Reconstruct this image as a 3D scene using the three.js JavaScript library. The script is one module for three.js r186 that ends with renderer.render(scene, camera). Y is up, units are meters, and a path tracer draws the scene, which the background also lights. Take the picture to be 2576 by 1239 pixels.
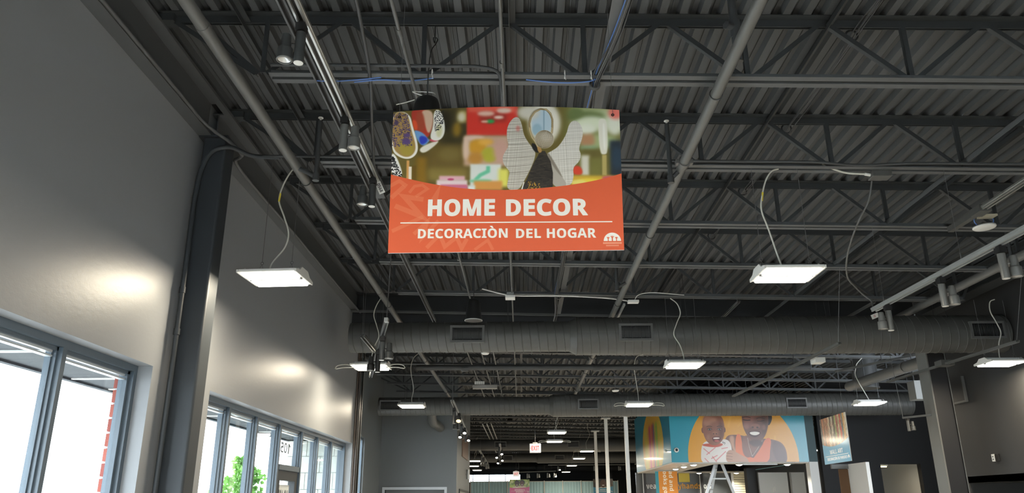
import * as THREE from 'three';
import { mergeGeometries } from 'three/addons/utils/BufferGeometryUtils.js';
import { RoundedBoxGeometry } from 'three/addons/geometries/RoundedBoxGeometry.js';
import { RectAreaLightUniformsLib } from 'three/addons/lights/RectAreaLightUniformsLib.js';
RectAreaLightUniformsLib.init();

// ---------- camera, sky, exposure ----------
const scene = new THREE.Scene();
const camera = new THREE.PerspectiveCamera(2 * Math.atan(619.5 / 1940) * 180 / Math.PI, 2576 / 1239, 0.05, 300);
camera.position.set(0, 1.62, 0);
camera.rotation.set(18.6 * Math.PI / 180, 0.66 * Math.PI / 180, -0.004, 'YXZ');
scene.background = new THREE.Color().setRGB(8.7, 9.6, 10.5);          // bright overcast sky
const renderer = new THREE.WebGLRenderer({ antialias: true });
renderer.toneMapping = THREE.LinearToneMapping;
renderer.toneMappingExposure = 1.22;
renderer.shadowMap.enabled = true;
const BAY = 92;                                                      // brightness of a high-bay lens
const BAYC = new THREE.Color().setRGB(1, 0.87, 0.66);

// ---------- helpers ----------
const V = (x, y, d) => new THREE.Vector3(x, y, -d);                   // d is the distance into the hall
let seed = 7;
const rnd = () => { seed = (seed * 1664525 + 1013904223) >>> 0; return seed / 4294967296; };
const SL = 0.021;                                                     // fall of the roof towards +x
const deckY = (x) => 5.113 - SL * x, chordY = (x) => 4.585 - SL * x;

function metreUV(g) {
  const p = g.attributes.position, n = g.attributes.normal, uv = new Float32Array(p.count * 2);
  for (let i = 0; i < p.count; i++) {
    const ax = Math.abs(n.getX(i)), ay = Math.abs(n.getY(i)), az = Math.abs(n.getZ(i));
    if (ay >= ax && ay >= az) { uv[2 * i] = p.getX(i); uv[2 * i + 1] = p.getZ(i); }
    else if (ax >= az) { uv[2 * i] = p.getZ(i); uv[2 * i + 1] = p.getY(i); }
    else { uv[2 * i] = p.getX(i); uv[2 * i + 1] = p.getY(i); }
  }
  g.setAttribute('uv', new THREE.BufferAttribute(uv, 2));
  return g;
}
const B = (x0, x1, y0, y1, d0, d1) => metreUV(new THREE.BoxGeometry(x1 - x0, y1 - y0, d1 - d0).translate((x0 + x1) / 2, (y0 + y1) / 2, -(d0 + d1) / 2));
const RB = (x0, x1, y0, y1, d0, d1, r = 0.01) => new RoundedBoxGeometry(x1 - x0, y1 - y0, d1 - d0, 2, r).translate((x0 + x1) / 2, (y0 + y1) / 2, -(d0 + d1) / 2);
function rod(a, b, r, seg = 8, r2 = r, open = false) {
  const d = b.clone().sub(a), g = new THREE.CylinderGeometry(r2, r, d.length(), seg, 1, open);
  g.applyQuaternion(new THREE.Quaternion().setFromUnitVectors(new THREE.Vector3(0, 1, 0), d.clone().normalize()));
  return g.translate((a.x + b.x) / 2, (a.y + b.y) / 2, (a.z + b.z) / 2);
}
const tube = (pts, r, seg = 40, rad = 6) => new THREE.TubeGeometry(new THREE.CatmullRomCurve3(pts), seg, r, rad);
function bar(a, b, w, h) {                                            // rectangular bar, w across and h up
  const d = b.clone().sub(a), g = new THREE.BoxGeometry(w, h, d.length());
  g.applyMatrix4(new THREE.Matrix4().lookAt(a, b, new THREE.Vector3(0, 1, 0)));
  return g.translate((a.x + b.x) / 2, (a.y + b.y) / 2, (a.z + b.z) / 2);
}
function M(gs) {
  gs = (Array.isArray(gs) ? gs : [gs]).map((g) => { const q = g.index ? g.toNonIndexed() : g; for (const k of Object.keys(q.attributes)) if (!['position', 'normal', 'uv'].includes(k)) q.deleteAttribute(k); return q; });
  return gs.length === 1 ? gs[0] : mergeGeometries(gs);
}
const lathe = (pts, seg = 24) => new THREE.LatheGeometry(pts.map(([r, y]) => new THREE.Vector2(r, y)), seg);

const used = new Map();
function numbered(n) { const k = used.get(n) ?? 0; used.set(n, k + 1); return k ? n + '_' + String(k).padStart(3, '0') : n; }
function tag(o, label, category, group) { o.userData.label = label; o.userData.category = category; if (group) o.userData.group = group; return o; }
function thing(name, label, category, group, pos) {
  const o = new THREE.Group(); o.name = numbered(name); if (pos) o.position.copy(pos); scene.add(o);
  return tag(o, label, category, group);
}
function part(parent, name, gs, m, label) {
  const o = new THREE.Mesh(M(gs), m); o.name = name; o.castShadow = o.receiveShadow = true; parent.add(o);
  if (label) o.userData.label = label;
  return o;
}
function solo(name, gs, m, label, category, group) { const o = part(scene, numbered(name), gs, m); return tag(o, label, category, group); }
function struct(name, gs, m, label) {
  const o = part(scene, name, gs, m); o.userData.kind = 'structure'; o.userData.label = label; o.userData.category = name.split('_')[0]; return o;
}
function structGroup(name, label, category) { const o = new THREE.Group(); o.name = name; scene.add(o); o.userData = { kind: 'structure', label, category: category ?? name.split('_')[0] }; return o; }

// ---------- textures and materials ----------
function noiseTex(size, fn, repeat = 1, srgb = false) {
  const a = new Uint8Array(size * size * 4);
  for (let y = 0; y < size; y++) for (let x = 0; x < size; x++) {
    const c = fn(x, y), o = (y * size + x) * 4; const v = Array.isArray(c) ? c : [c, c, c];
    for (let k = 0; k < 3; k++) a[o + k] = Math.max(0, Math.min(255, v[k] * 255)); a[o + 3] = 255;
  }
  const t = new THREE.DataTexture(a, size, size); t.wrapS = t.wrapT = THREE.RepeatWrapping; t.magFilter = THREE.LinearFilter; t.minFilter = THREE.LinearFilter;
  t.repeat.set(repeat, repeat); if (srgb) t.colorSpace = THREE.SRGBColorSpace; t.needsUpdate = true; return t;
}
function valueNoise(size, sx, sy, sd) {                                // tileable value noise with cells sx by sy
  const g = []; let s = sd; const r = () => { s = (s * 1664525 + 1013904223) >>> 0; return s / 4294967296; };
  for (let i = 0; i < sx * sy; i++) g.push(r());
  const f = (t) => t * t * (3 - 2 * t);
  return (x, y) => {
    const u = x / size * sx, v = y / size * sy, i = Math.floor(u), j = Math.floor(v), a = f(u - i), b = f(v - j);
    const q = (m, n) => g[(n % sy) * sx + (m % sx)];
    return (q(i, j) * (1 - a) + q(i + 1, j) * a) * (1 - b) + (q(i, j + 1) * (1 - a) + q(i + 1, j + 1) * a) * b;
  };
}
const nA = valueNoise(512, 256, 256, 3), nB = valueNoise(512, 64, 64, 5), nC = valueNoise(512, 8, 256, 9), nD = valueNoise(512, 8, 8, 11), nE = valueNoise(512, 20, 60, 17);
const rollerBump = noiseTex(512, (x, y) => 0.35 * nA(x, y) + 0.25 * nB(x, y) + 0.4 * nE(x, y), 0.8);
const dustTex = noiseTex(512, (x, y) => { const v = 0.86 + 0.14 * (0.4 * nB(x, y) + 0.6 * nD(x, y)); return [v, v, v]; }, 0.5, true);
const concrete = noiseTex(512, (x, y) => { const v = 0.74 + 0.12 * nD(x, y) + 0.05 * nB(x, y) + 0.03 * nA(x, y); return [v, v * 0.985, v * 0.96]; }, 0.25, true);
const lin = (r, g, b) => new THREE.Color().setRGB(r, g ?? r, b ?? r);
const std = (c, rough, o = {}) => new THREE.MeshStandardMaterial({ color: c, roughness: rough, metalness: 0, ...o });
const mat = {
  deck: std(lin(0.076, 0.08, 0.082), 0.6),
  deckB: std(lin(0.07, 0.074, 0.076), 0.62),
  steel: std(lin(0.036, 0.04, 0.042), 0.55),
  beam: std(lin(0.095, 0.1, 0.103), 0.5),
  wall: std(lin(0.29, 0.302, 0.315), 0.39, { bumpMap: rollerBump, bumpScale: 0.0005 }),
  wallDark: std(lin(0.04, 0.041, 0.042), 0.5, { bumpMap: rollerBump, bumpScale: 0.0005 }),
  wallMid: std(lin(0.15, 0.16, 0.16), 0.5, { bumpMap: rollerBump, bumpScale: 0.0005 }),
  wallPale: std(lin(0.66, 0.66, 0.64), 0.6),
  column: std(lin(0.034, 0.04, 0.046), 0.5),
  girder: std(lin(0.02, 0.022, 0.024), 0.55),
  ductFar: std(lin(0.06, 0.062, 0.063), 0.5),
  pipe: std(lin(0.125, 0.125, 0.12), 0.42),
  pipeDark: std(lin(0.055, 0.058, 0.06), 0.5),
  conduit: std(lin(0.11, 0.112, 0.108), 0.4),
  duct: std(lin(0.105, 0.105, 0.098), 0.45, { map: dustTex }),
  grille: std(lin(0.015, 0.016, 0.018), 0.5),
  grilleFrame: std(lin(0.12, 0.12, 0.115), 0.45),
  black: std(lin(0.012), 0.45),
  charcoal: std(lin(0.06, 0.063, 0.063), 0.4),
  alu: std(lin(0.62, 0.62, 0.6), 0.32, { metalness: 0.85 }),
  headGrey: std(lin(0.2, 0.2, 0.19), 0.38, { metalness: 0.3 }),
  white: std(lin(0.75, 0.74, 0.7), 0.5),
  cord: std(lin(0.62, 0.61, 0.54), 0.5),
  yellow: std(lin(0.75, 0.6, 0.06), 0.5),
  blue: std(lin(0.1, 0.2, 0.5), 0.4),
  wire: std(lin(0.2), 0.4, { metalness: 0.6 }),
  galv: std(lin(0.4, 0.41, 0.4), 0.4, { metalness: 0.4 }),
  frame: std(lin(0.095, 0.125, 0.155), 0.38),
  frameLight: std(lin(0.55, 0.58, 0.6), 0.3),
  glass: new THREE.MeshPhysicalMaterial({ color: lin(0.96, 0.98, 0.98), roughness: 0.02, transmission: 1, thickness: 0, ior: 1.5 }),
  lens: std(lin(0.9), 0.4, { emissive: lin(1, 0.97, 0.88), emissiveIntensity: 5 }),
  floor: std(lin(1), 0.35, { map: concrete }),
  brick: [lin(0.32, 0.07, 0.045), lin(0.36, 0.085, 0.055), lin(0.28, 0.06, 0.042)].map((c) => std(c, 0.85)),
  mortar: std(lin(0.6, 0.58, 0.55), 0.9),
  block: [lin(0.62, 0.64, 0.58), lin(0.58, 0.61, 0.55)].map((c) => std(c, 0.85)),
  outside: std(lin(0.5, 0.5, 0.48), 0.9),
  soffit: std(lin(0.03, 0.036, 0.042), 0.7),
};

// ---------- the shell of the hall ----------
struct('floor', B(-5.2, 12.4, -0.12, 0, -7, 60), mat.floor, 'pale polished concrete floor of the hall');
const ceiling = structGroup('ceiling', 'ribbed metal roof deck painted dark grey', 'ceiling');
{
  const P = 0.1524, prof = [];                                        // one rib: narrow lower flange, sloped sides, wide upper flange with a stiffening groove
  for (let k = 0; k < 6; k++) {
    const o = k * P;
    prof.push([o, 0], [o + 0.056, 0], [o + 0.07, 0.054], [o + 0.094, 0.054], [o + 0.097, 0.046], [o + 0.107, 0.046], [o + 0.11, 0.054], [o + 0.1384, 0.054]);
  }
  prof.push([6 * P, 0]);
  const pos = [], d0 = -7, d1 = 60;
  for (let i = 0; i + 1 < prof.length; i++) {
    const [a, b] = prof[i], [c, d] = prof[i + 1];
    const q = [[a, b, -d0], [c, d, -d0], [c, d, -d1], [a, b, -d1]];
    for (const j of [0, 2, 1, 0, 3, 2]) pos.push(q[j][0], q[j][1] - SL * q[j][0], q[j][2]);
  }
  const g = new THREE.BufferGeometry(); g.setAttribute('position', new THREE.Float32BufferAttribute(pos, 3)); g.computeVertexNormals(); metreUV(g);
  for (let k = 0; k < 19; k++) {
    const s = new THREE.Mesh(g, k % 3 === 1 ? mat.deckB : mat.deck); s.name = 'deck_sheet'; s.castShadow = s.receiveShadow = true;
    const x = -5.05 + k * 0.9144; s.position.set(x, deckY(x), 0); ceiling.add(s);
  }
  const slab = part(ceiling, 'roof_board', B(-5.4, 12.6, 0.075, 0.19, -7, 60), mat.deckB); slab.position.y = 5.113; slab.rotation.z = -SL;
}
// left wall with its two window openings
const WX = -2.87, WO = -3.12;
const H1 = 2.665, H2 = 2.64, W1a = 1.9, W1b = 5.957, W2a = 7.12, W2b = 13.42;
struct('wall_left', [B(WO, WX, H1, 5.3, -7, 14.0), B(WO, WX, 0, H1, -7, W1a), B(WO, WX, 0, 0.35, W1a, W1b), B(WO, WX, 0, H1, W1b, W2a), B(WO, WX, 0, 0.12, W2a, W2b),
  B(WO, WX, H2, H1, W2a, W2b), B(WO, WX, 0, H1, W2b, 14.0)], mat.wall, 'grey satin painted wall above the storefront windows');
// beyond the second column the wall steps out to the left
struct('wall_side', [B(-4.1, WX, 0, 5.3, 13.9, 14.05), B(-4.1, -3.95, 3.26, 5.3, 14.05, 22.2), B(-4.1, -3.95, 0, 3.26, 14.05, 18.13), B(-4.1, -3.95, 0, 0.2, 18.13, 19.9), B(-4.1, -3.95, 0, 3.26, 19.9, 22.2)], mat.wallMid, 'grey wall of the recess behind the storefront');
struct('wall_partition', [B(-4.2, -1.815, 2.09, 5.3, 22.2, 27.7), B(-4.2, -3.82, 0, 2.09, 22.2, 27.7), B(-2.1, -1.815, 0, 2.09, 22.2, 22.7), B(-3.82, -1.815, 0, 2.09, 22.7, 27.7)], mat.wallMid, 'tall blue-grey partition wall below the second duct');
struct('wall_far_left', B(-4.75, -4.55, 0, 5.4, 24, 60), mat.wallDark, 'dark wall far off on the left');
struct('wall_right', [B(7.3, 7.5, 1.95, 5.2, 6, 13.35), B(7.3, 7.5, 0, 5.2, -7, 6), B(8.3, 8.4, 0, 2.0, 6, 13.35), B(7.3, 8.4, 1.95, 2.05, 6, 13.35), B(7.3, 8.4, 0, 1.95, 13.25, 13.35)], std(lin(0.036, 0.036, 0.036), 0.6, { bumpMap: rollerBump, bumpScale: 0.0005 }), 'dark grey wall at the right behind the column');
struct('wall_far_right', B(12.2, 12.4, 0, 5.2, 13, 60), mat.wallDark, 'black wall far off on the right');
struct('wall_front', [B(-5.4, 12.6, 2.95, 5.4, -7.2, -7), B(-5.4, -2.6, 0, 2.95, -7.2, -7), B(7.1, 12.6, 0, 2.95, -7.2, -7), B(-2.6, 7.1, 0, 0.3, -7.2, -7)], mat.wallMid, 'wall with a long storefront window behind the camera');
{
  const w = structGroup('window_5', 'long storefront window behind the camera', 'window');
  part(w, 'frame', [B(-2.6, 7.1, 2.88, 2.95, -7.15, -7.05), B(-2.6, 7.1, 0.3, 0.37, -7.15, -7.05)], mat.frame);
  for (let k = 0; k < 9; k++) part(w, 'mullion', B(-2.6 + k * 1.2, -2.54 + k * 1.2, 0.37, 2.88, -7.15, -7.05), mat.frame);
  for (let k = 0; k < 8; k++) part(w, 'pane', B(-2.54 + k * 1.2, -1.4 + k * 1.2, 0.37, 2.88, -7.103, -7.097), mat.glass);
}
struct('wall_back', [B(-5, 12.6, 0, 3.25, 58, 58.2), B(-5, 12.6, 3.81, 5.4, 58, 58.2), B(-0.1, 12.6, 3.25, 3.81, 58, 58.2)], mat.wallDark, 'dark end wall of the hall with a high strip window');
struct('wall_rear_right', [B(8.02, 9.57, 0, 5.2, 21.5, 21.7), B(9.57, 10.63, 2.65, 5.2, 21.5, 21.7), B(10.63, 12.3, 0, 5.2, 21.5, 21.7)], std(lin(0.009, 0.009, 0.01), 0.7), 'black wall with a lit opening right of the mural box');
struct('wall_room', [B(9.4, 10.8, 0, 2.9, 24.5, 24.6), B(10.8, 10.9, 0, 2.9, 21.7, 24.6), B(9.3, 9.4, 0, 2.9, 21.7, 24.6), B(9.3, 10.9, 2.9, 3.0, 21.7, 24.6)], mat.wallPale, 'pale walls of the lit side room');

// high strip window in the end wall
{
  const w = structGroup('window_3', 'bright strip window high in the far end wall', 'window');
  part(w, 'frame', [B(-5, -0.1, 3.25, 3.28, 58.02, 58.1), B(-5, -0.1, 3.78, 3.81, 58.02, 58.1)], mat.frame);
  for (const x of [-3.55, -2.38, -1.22, -0.13]) part(w, 'mullion', B(x - 0.03, x + 0.03, 3.28, 3.78, 58.02, 58.1), mat.frame);
  for (const [a, b] of [[-3.52, -2.41], [-2.35, -1.25], [-1.19, -0.16]]) part(w, 'pane', B(a, b, 3.28, 3.78, 58.055, 58.06), mat.glass);
}
// storefront window near the camera
function mullionGeo(d, y0, y1, x0 = -3.1, x1 = -2.985) {              // stepped aluminium section
  return [B(x0, x1, y0, y1, d - 0.024, d + 0.024), B(x0 + 0.02, x1 - 0.03, y0, y1, d - 0.042, d + 0.042), B(x0 + 0.035, x1 - 0.055, y0, y1, d - 0.055, d + 0.055)];
}
{
  const w = structGroup('window_1', 'near storefront window of tall panes beside the first column', 'window');
  const fr = part(w, 'head_frame', [B(-3.1, -2.985, H1 - 0.05, H1, W1a, W1b), B(-3.08, -3.015, H1 - 0.075, H1 - 0.05, W1a, W1b)], mat.frame);
  part(w, 'sill_frame', B(-3.1, -2.985, 0.35, 0.42, W1a, W1b), mat.frame);
  part(w, 'jamb_frame', [B(-3.1, -2.985, 0.42, H1 - 0.05, W1b - 0.05, W1b), B(-3.08, -3.015, 0.42, H1 - 0.05, W1b - 0.085, W1b - 0.05)], mat.frame);
  part(w, 'jamb_frame', B(-3.1, -2.985, 0.42, H1 - 0.05, W1a, W1a + 0.05), mat.frame);
  const ms = [2.95, 3.96, 4.965];
  for (const d of ms) part(w, 'mullion', mullionGeo(d, 0.42, H1 - 0.05), mat.frame);
  const e = [W1a + 0.05, ...ms.flatMap((d) => [d - 0.055, d + 0.055]), W1b - 0.085];
  for (let i = 0; i < e.length; i += 2) {
    part(w, 'glazing_bead', [B(-3.06, -3.035, H1 - 0.09, H1 - 0.075, e[i], e[i + 1]), B(-3.072, -3.03, H1 - 0.118, H1 - 0.108, e[i], e[i + 1])], mat.frameLight);
    part(w, 'pane', B(-3.053, -3.047, 0.42, H1 - 0.08, e[i], e[i + 1]), mat.glass);
  }
  const w2 = structGroup('window_2', 'long storefront window of seven narrow lights beyond the first column', 'window');
  part(w2, 'head_frame', [B(-3.1, -2.985, H2 - 0.05, H2, W2a, W2b), B(-3.08, -3.015, H2 - 0.075, H2 - 0.05, W2a, W2b)], mat.frame);
  part(w2, 'sill_frame', B(-3.1, -2.985, 0.12, 0.2, W2a, W2b), mat.frame);
  part(w2, 'jamb_frame', B(-3.1, -2.985, 0.2, H2 - 0.05, W2a, W2a + 0.06), mat.frame);
  part(w2, 'jamb_frame', B(-3.1, -2.985, 0.2, H2 - 0.05, W2b - 0.06, W2b), mat.frame);
  const m2 = [7.99, 8.87, 9.76, 10.76, 11.61, 12.47];
  for (const d of m2) part(w2, 'mullion', mullionGeo(d, 0.2, H2 - 0.05), mat.frame);
  part(w2, 'transom_bar', [B(-3.1, -2.985, 2.06, 2.125, 9.815, 10.705)], mat.frame);
  const e2 = [W2a + 0.06, ...m2.flatMap((d) => [d - 0.055, d + 0.055]), W2b - 0.06];
  for (let i = 0; i < e2.length; i += 2) {
    part(w2, 'glazing_bead', [B(-3.06, -3.035, H2 - 0.09, H2 - 0.075, e2[i], e2[i + 1]), B(-3.072, -3.03, H2 - 0.118, H2 - 0.108, e2[i], e2[i + 1])], mat.frameLight);
    part(w2, 'pane', B(-3.053, -3.047, i === 6 ? 2.125 : 0.2, H2 - 0.08, e2[i], e2[i + 1]), mat.glass);
  }
  const d1 = structGroup('door_1', 'dark framed glass entrance door below the transom', 'door');
  part(d1, 'door_frame', [B(-3.09, -3.0, 1.94, 2.055, 9.83, 10.69), B(-3.09, -3.0, 0.2, 1.94, 9.83, 9.93), B(-3.09, -3.0, 0.2, 1.94, 10.59, 10.69), B(-3.09, -3.0, 0.2, 0.45, 9.93, 10.59)], mat.steel);
  part(d1, 'pane', B(-3.05, -3.044, 0.45, 1.94, 9.93, 10.59), mat.glass);
  part(d1, 'handle', [rod(V(-2.96, 0.9, 10.5), V(-2.96, 1.3, 10.5), 0.013), rod(V(-2.96, 0.95, 10.5), V(-3.0, 0.95, 10.5), 0.01), rod(V(-2.96, 1.25, 10.5), V(-3.0, 1.25, 10.5), 0.01)], mat.alu);
  // glazing of the step in the wall
  const w4 = structGroup('window_4', 'tall glazed opening in the recessed grey wall', 'window');
  part(w4, 'frame', [B(-4.08, -4.0, 3.2, 3.26, 18.13, 19.9), B(-4.08, -4.0, 0.2, 0.26, 18.13, 19.9)], mat.frame);
  for (const d of [18.16, 19.01, 19.87]) part(w4, 'mullion', B(-4.08, -4.0, 0.26, 3.2, d - 0.03, d + 0.03), mat.frame);
  for (const d of [18.19, 19.04]) part(w4, 'pane', B(-4.045, -4.04, 0.26, 3.2, d, d + 0.8), mat.glass);
}

// ---------- outside: canopy, brick pier, block wall, ground, tree ----------
struct('ground', [B(-60, -3.12, -0.15, -0.02, -40, 70), B(-3.12, 40, -0.15, -0.02, -40, -7.2)], mat.outside, 'pale pavement outside the windows');
{
  const c = thing('entrance_canopy', 'dark flat canopy running outside above the windows', 'canopy');
  part(c, 'soffit_board', B(-4.03, WO, 2.72, 2.84, -2, 13.85), mat.soffit);
  part(c, 'fascia', B(-4.09, -4.03, 2.7, 3.0, -2, 13.85), mat.soffit);
  for (const [d0, d1] of [[5.56, 5.6], [6.85, 6.88], [7.5, 7.53], [9.83, 9.88], [12.02, 12.07]]) part(c, 'reflection_strip', B(-4.02, -3.13, 2.708, 2.72, d0, d1), mat.white, 'white strip painted for a reflection across the soffit');  // white strips paint bright reflections across the soffit
  const p = thing('brick_pier', 'red brick pier with pale mortar seen through the near window', 'pier');
  part(p, 'mortar_core', B(-3.325, -3.13, 0, 2.7, 6.312, 6.75), mat.mortar);
  for (let k = 0; k < 26; k++) {
    const y = k * 0.1155 + 0.006, h = 0.1; if (y + h > 2.71) break;
    const cuts = k % 2 ? [-3.335, -3.24, -3.125] : [-3.335, -3.125];
    for (let i = 0; i + 1 < cuts.length; i++) part(p, 'brick', B(cuts[i] + (i ? 0.006 : 0), cuts[i + 1] - 0.003, y, y + h, 6.3, 6.76), mat.brick[(k * 2 + i) % 3]);
  }
  const b = thing('block_wall', 'pale block wall closing the canopy outside the far windows', 'wall');
  part(b, 'joint_core', B(-4.05, -3.13, 0, 2.7, 13.72, 13.88), std(lin(0.38, 0.39, 0.35), 0.9));
  for (let k = 0; k < 10; k++) for (let i = -1; i < 4; i++) {
    const x0 = Math.max(-4.06, -3.95 + i * 0.48 + (k % 2) * 0.24), x1 = Math.min(-3.125, -3.95 + (i + 1) * 0.48 + (k % 2) * 0.24 - 0.01);
    if (x1 - x0 < 0.05) continue;
    part(b, 'block', B(x0, x1, k * 0.272 + 0.005, Math.min(2.705, (k + 1) * 0.272 - 0.005), 13.7, 13.89), mat.block[(k + i + 2) % 2]);
  }
  const t = thing('young_tree', 'leafy green tree outside the second window', 'tree', null, V(-6.35, 0, 18.2));
  part(t, 'trunk', tube([new THREE.Vector3(0, 0, 0), new THREE.Vector3(0.03, 0.7, 0), new THREE.Vector3(0, 1.5, 0.05), new THREE.Vector3(0.04, 2.3, 0)], 0.045), std(lin(0.12, 0.08, 0.05), 0.9));
  const leaf = new THREE.BufferGeometry();
  leaf.setAttribute('position', new THREE.Float32BufferAttribute([0, 0, 0, 0.05, 0.06, 0.015, 0, 0.14, 0, -0.05, 0.06, 0.015], 3)); leaf.setIndex([0, 1, 2, 0, 2, 3]); leaf.computeVertexNormals();
  const im = new THREE.InstancedMesh(leaf, new THREE.MeshPhysicalMaterial({ color: lin(0.16, 0.36, 0.06), roughness: 0.8, transmission: 0.4, thickness: 0 }), 1500);
  const mm = new THREE.Matrix4(), q = new THREE.Quaternion(), e = new THREE.Euler();
  for (let i = 0; i < 1500; i++) {
    const a = rnd() * 6.28, h = rnd(), r = 0.62 * Math.sqrt(rnd()) * Math.sin(Math.PI * (0.12 + 0.84 * h));
    e.set(rnd() * 6.28, rnd() * 6.28, rnd() * 6.28); q.setFromEuler(e);
    mm.compose(new THREE.Vector3(Math.cos(a) * r + 0.12 * Math.sin(h * 17), 0.9 + h * 1.75, Math.sin(a) * r), q, new THREE.Vector3(1, 1, 1)); im.setMatrixAt(i, mm);
  }
  im.name = 'foliage'; im.userData.kind = 'stuff'; im.castShadow = true; t.add(im);
}

// ---------- steel frame: beams, girders, columns ----------
function iBeam(x0, x1, y0, y1, d0, d1, webX) { return [B(x0, x1, y0, y0 + 0.016, d0, d1), B(x0, x1, y1 - 0.016, y1, d0, d1), B(webX - 0.006, webX + 0.006, y0 + 0.016, y1 - 0.016, d0, d1)]; }
{
  const b = thing('wall_beam', 'steel beam running along the top of the left wall', 'beam');
  part(b, 'steel_section', iBeam(-2.868, -2.75, 4.765, 5.11, -7, 6.2, -2.81), mat.beam); part(b, 'steel_section', iBeam(-2.868, -2.75, 4.765, 5.11, 6.41, 13.88, -2.81), mat.beam);
  part(b, 'bearing_angle', B(-2.75, -2.69, 5.08, 5.11, -7, 13.88), mat.beam);
  const r = thing('column_beam', 'steel beam over the right hand column line', 'beam');
  part(r, 'steel_section', iBeam(6.64, 6.9, 4.6, 4.93, -7, 13.0, 6.77), mat.steel);
  const g = thing('roof_girder', 'deep dark girder crossing just behind the near duct', 'girder', null, V(0, 5.03, 12.78)); g.rotation.z = -SL;
  part(g, 'web_plate', new THREE.BoxGeometry(9.5, 0.68, 0.014).translate(1.88, -0.37, 0), mat.girder);
  part(g, 'flange', new THREE.BoxGeometry(9.5, 0.02, 0.2).translate(1.88, -0.71, 0), mat.girder);
  part(g, 'flange', new THREE.BoxGeometry(9.5, 0.02, 0.2).translate(1.88, -0.02, 0), mat.girder);
  const st = solo('strut_rail', new THREE.BoxGeometry(9.5, 0.035, 0.04).translate(1.9, 0, 0), mat.conduit, 'pale steel strut rail running along the girder', 'rail'); st.position.copy(V(0, 4.665, 12.6)); st.rotation.z = -0.026;
  function hss(x0, x1, d0, d1, h) { const s = new THREE.Shape(), r = 0.022, w = x1 - x0, l = d1 - d0;
    s.moveTo(r, 0); s.lineTo(w - r, 0); s.absarc(w - r, r, r, -Math.PI / 2, 0); s.lineTo(w, l - r); s.absarc(w - r, l - r, r, 0, Math.PI / 2); s.lineTo(r, l); s.absarc(r, l - r, r, Math.PI / 2, Math.PI); s.lineTo(0, r); s.absarc(r, r, r, Math.PI, 1.5 * Math.PI);
    return new THREE.ExtrudeGeometry(s, { depth: h, bevelEnabled: false, curveSegments: 5 }).rotateX(-Math.PI / 2).translate(x0, 0, -d0); }
  const c1 = thing('steel_column', 'dark glossy steel column between the two left windows', 'column');
  part(c1, 'shaft', hss(-2.83, -2.62, 6.2, 6.41, 4.75), mat.column); part(c1, 'cap_plate', B(-2.86, -2.6, 4.75, 4.765, 6.17, 6.44), mat.column); part(c1, 'base_plate', B(-2.86, -2.56, 0, 0.02, 6.12, 6.48), mat.column);
  const c2 = thing('steel_column', 'slim dark column at the far end of the left window wall', 'column');
  part(c2, 'shaft', hss(-2.869, -2.805, 13.5, 13.62, 4.75), mat.column); part(c2, 'base_plate', B(-2.869, -2.76, 0, 0.02, 13.46, 13.7), mat.column);
  const c3 = thing('box_column', 'square column with a left face painted paler as lit on the right below the duct', 'column');
  part(c3, 'lit_left_face', B(6.61, 6.632, 0, 4.6, 12.6, 12.92), std(lin(0.2, 0.2, 0.19), 0.35), 'left face in a paler grey for the light on it');  // light falling on the left side is put into this paler grey
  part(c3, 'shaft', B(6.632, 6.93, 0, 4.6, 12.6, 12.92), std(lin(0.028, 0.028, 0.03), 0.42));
  part(c3, 'corner_conduit', rod(V(6.9, 0.02, 12.57), V(6.9, 4.4, 12.57), 0.009), mat.conduit);
  part(c3, 'base_trim', B(6.59, 6.95, 0, 0.1, 12.57, 12.95), mat.black);
}

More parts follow.
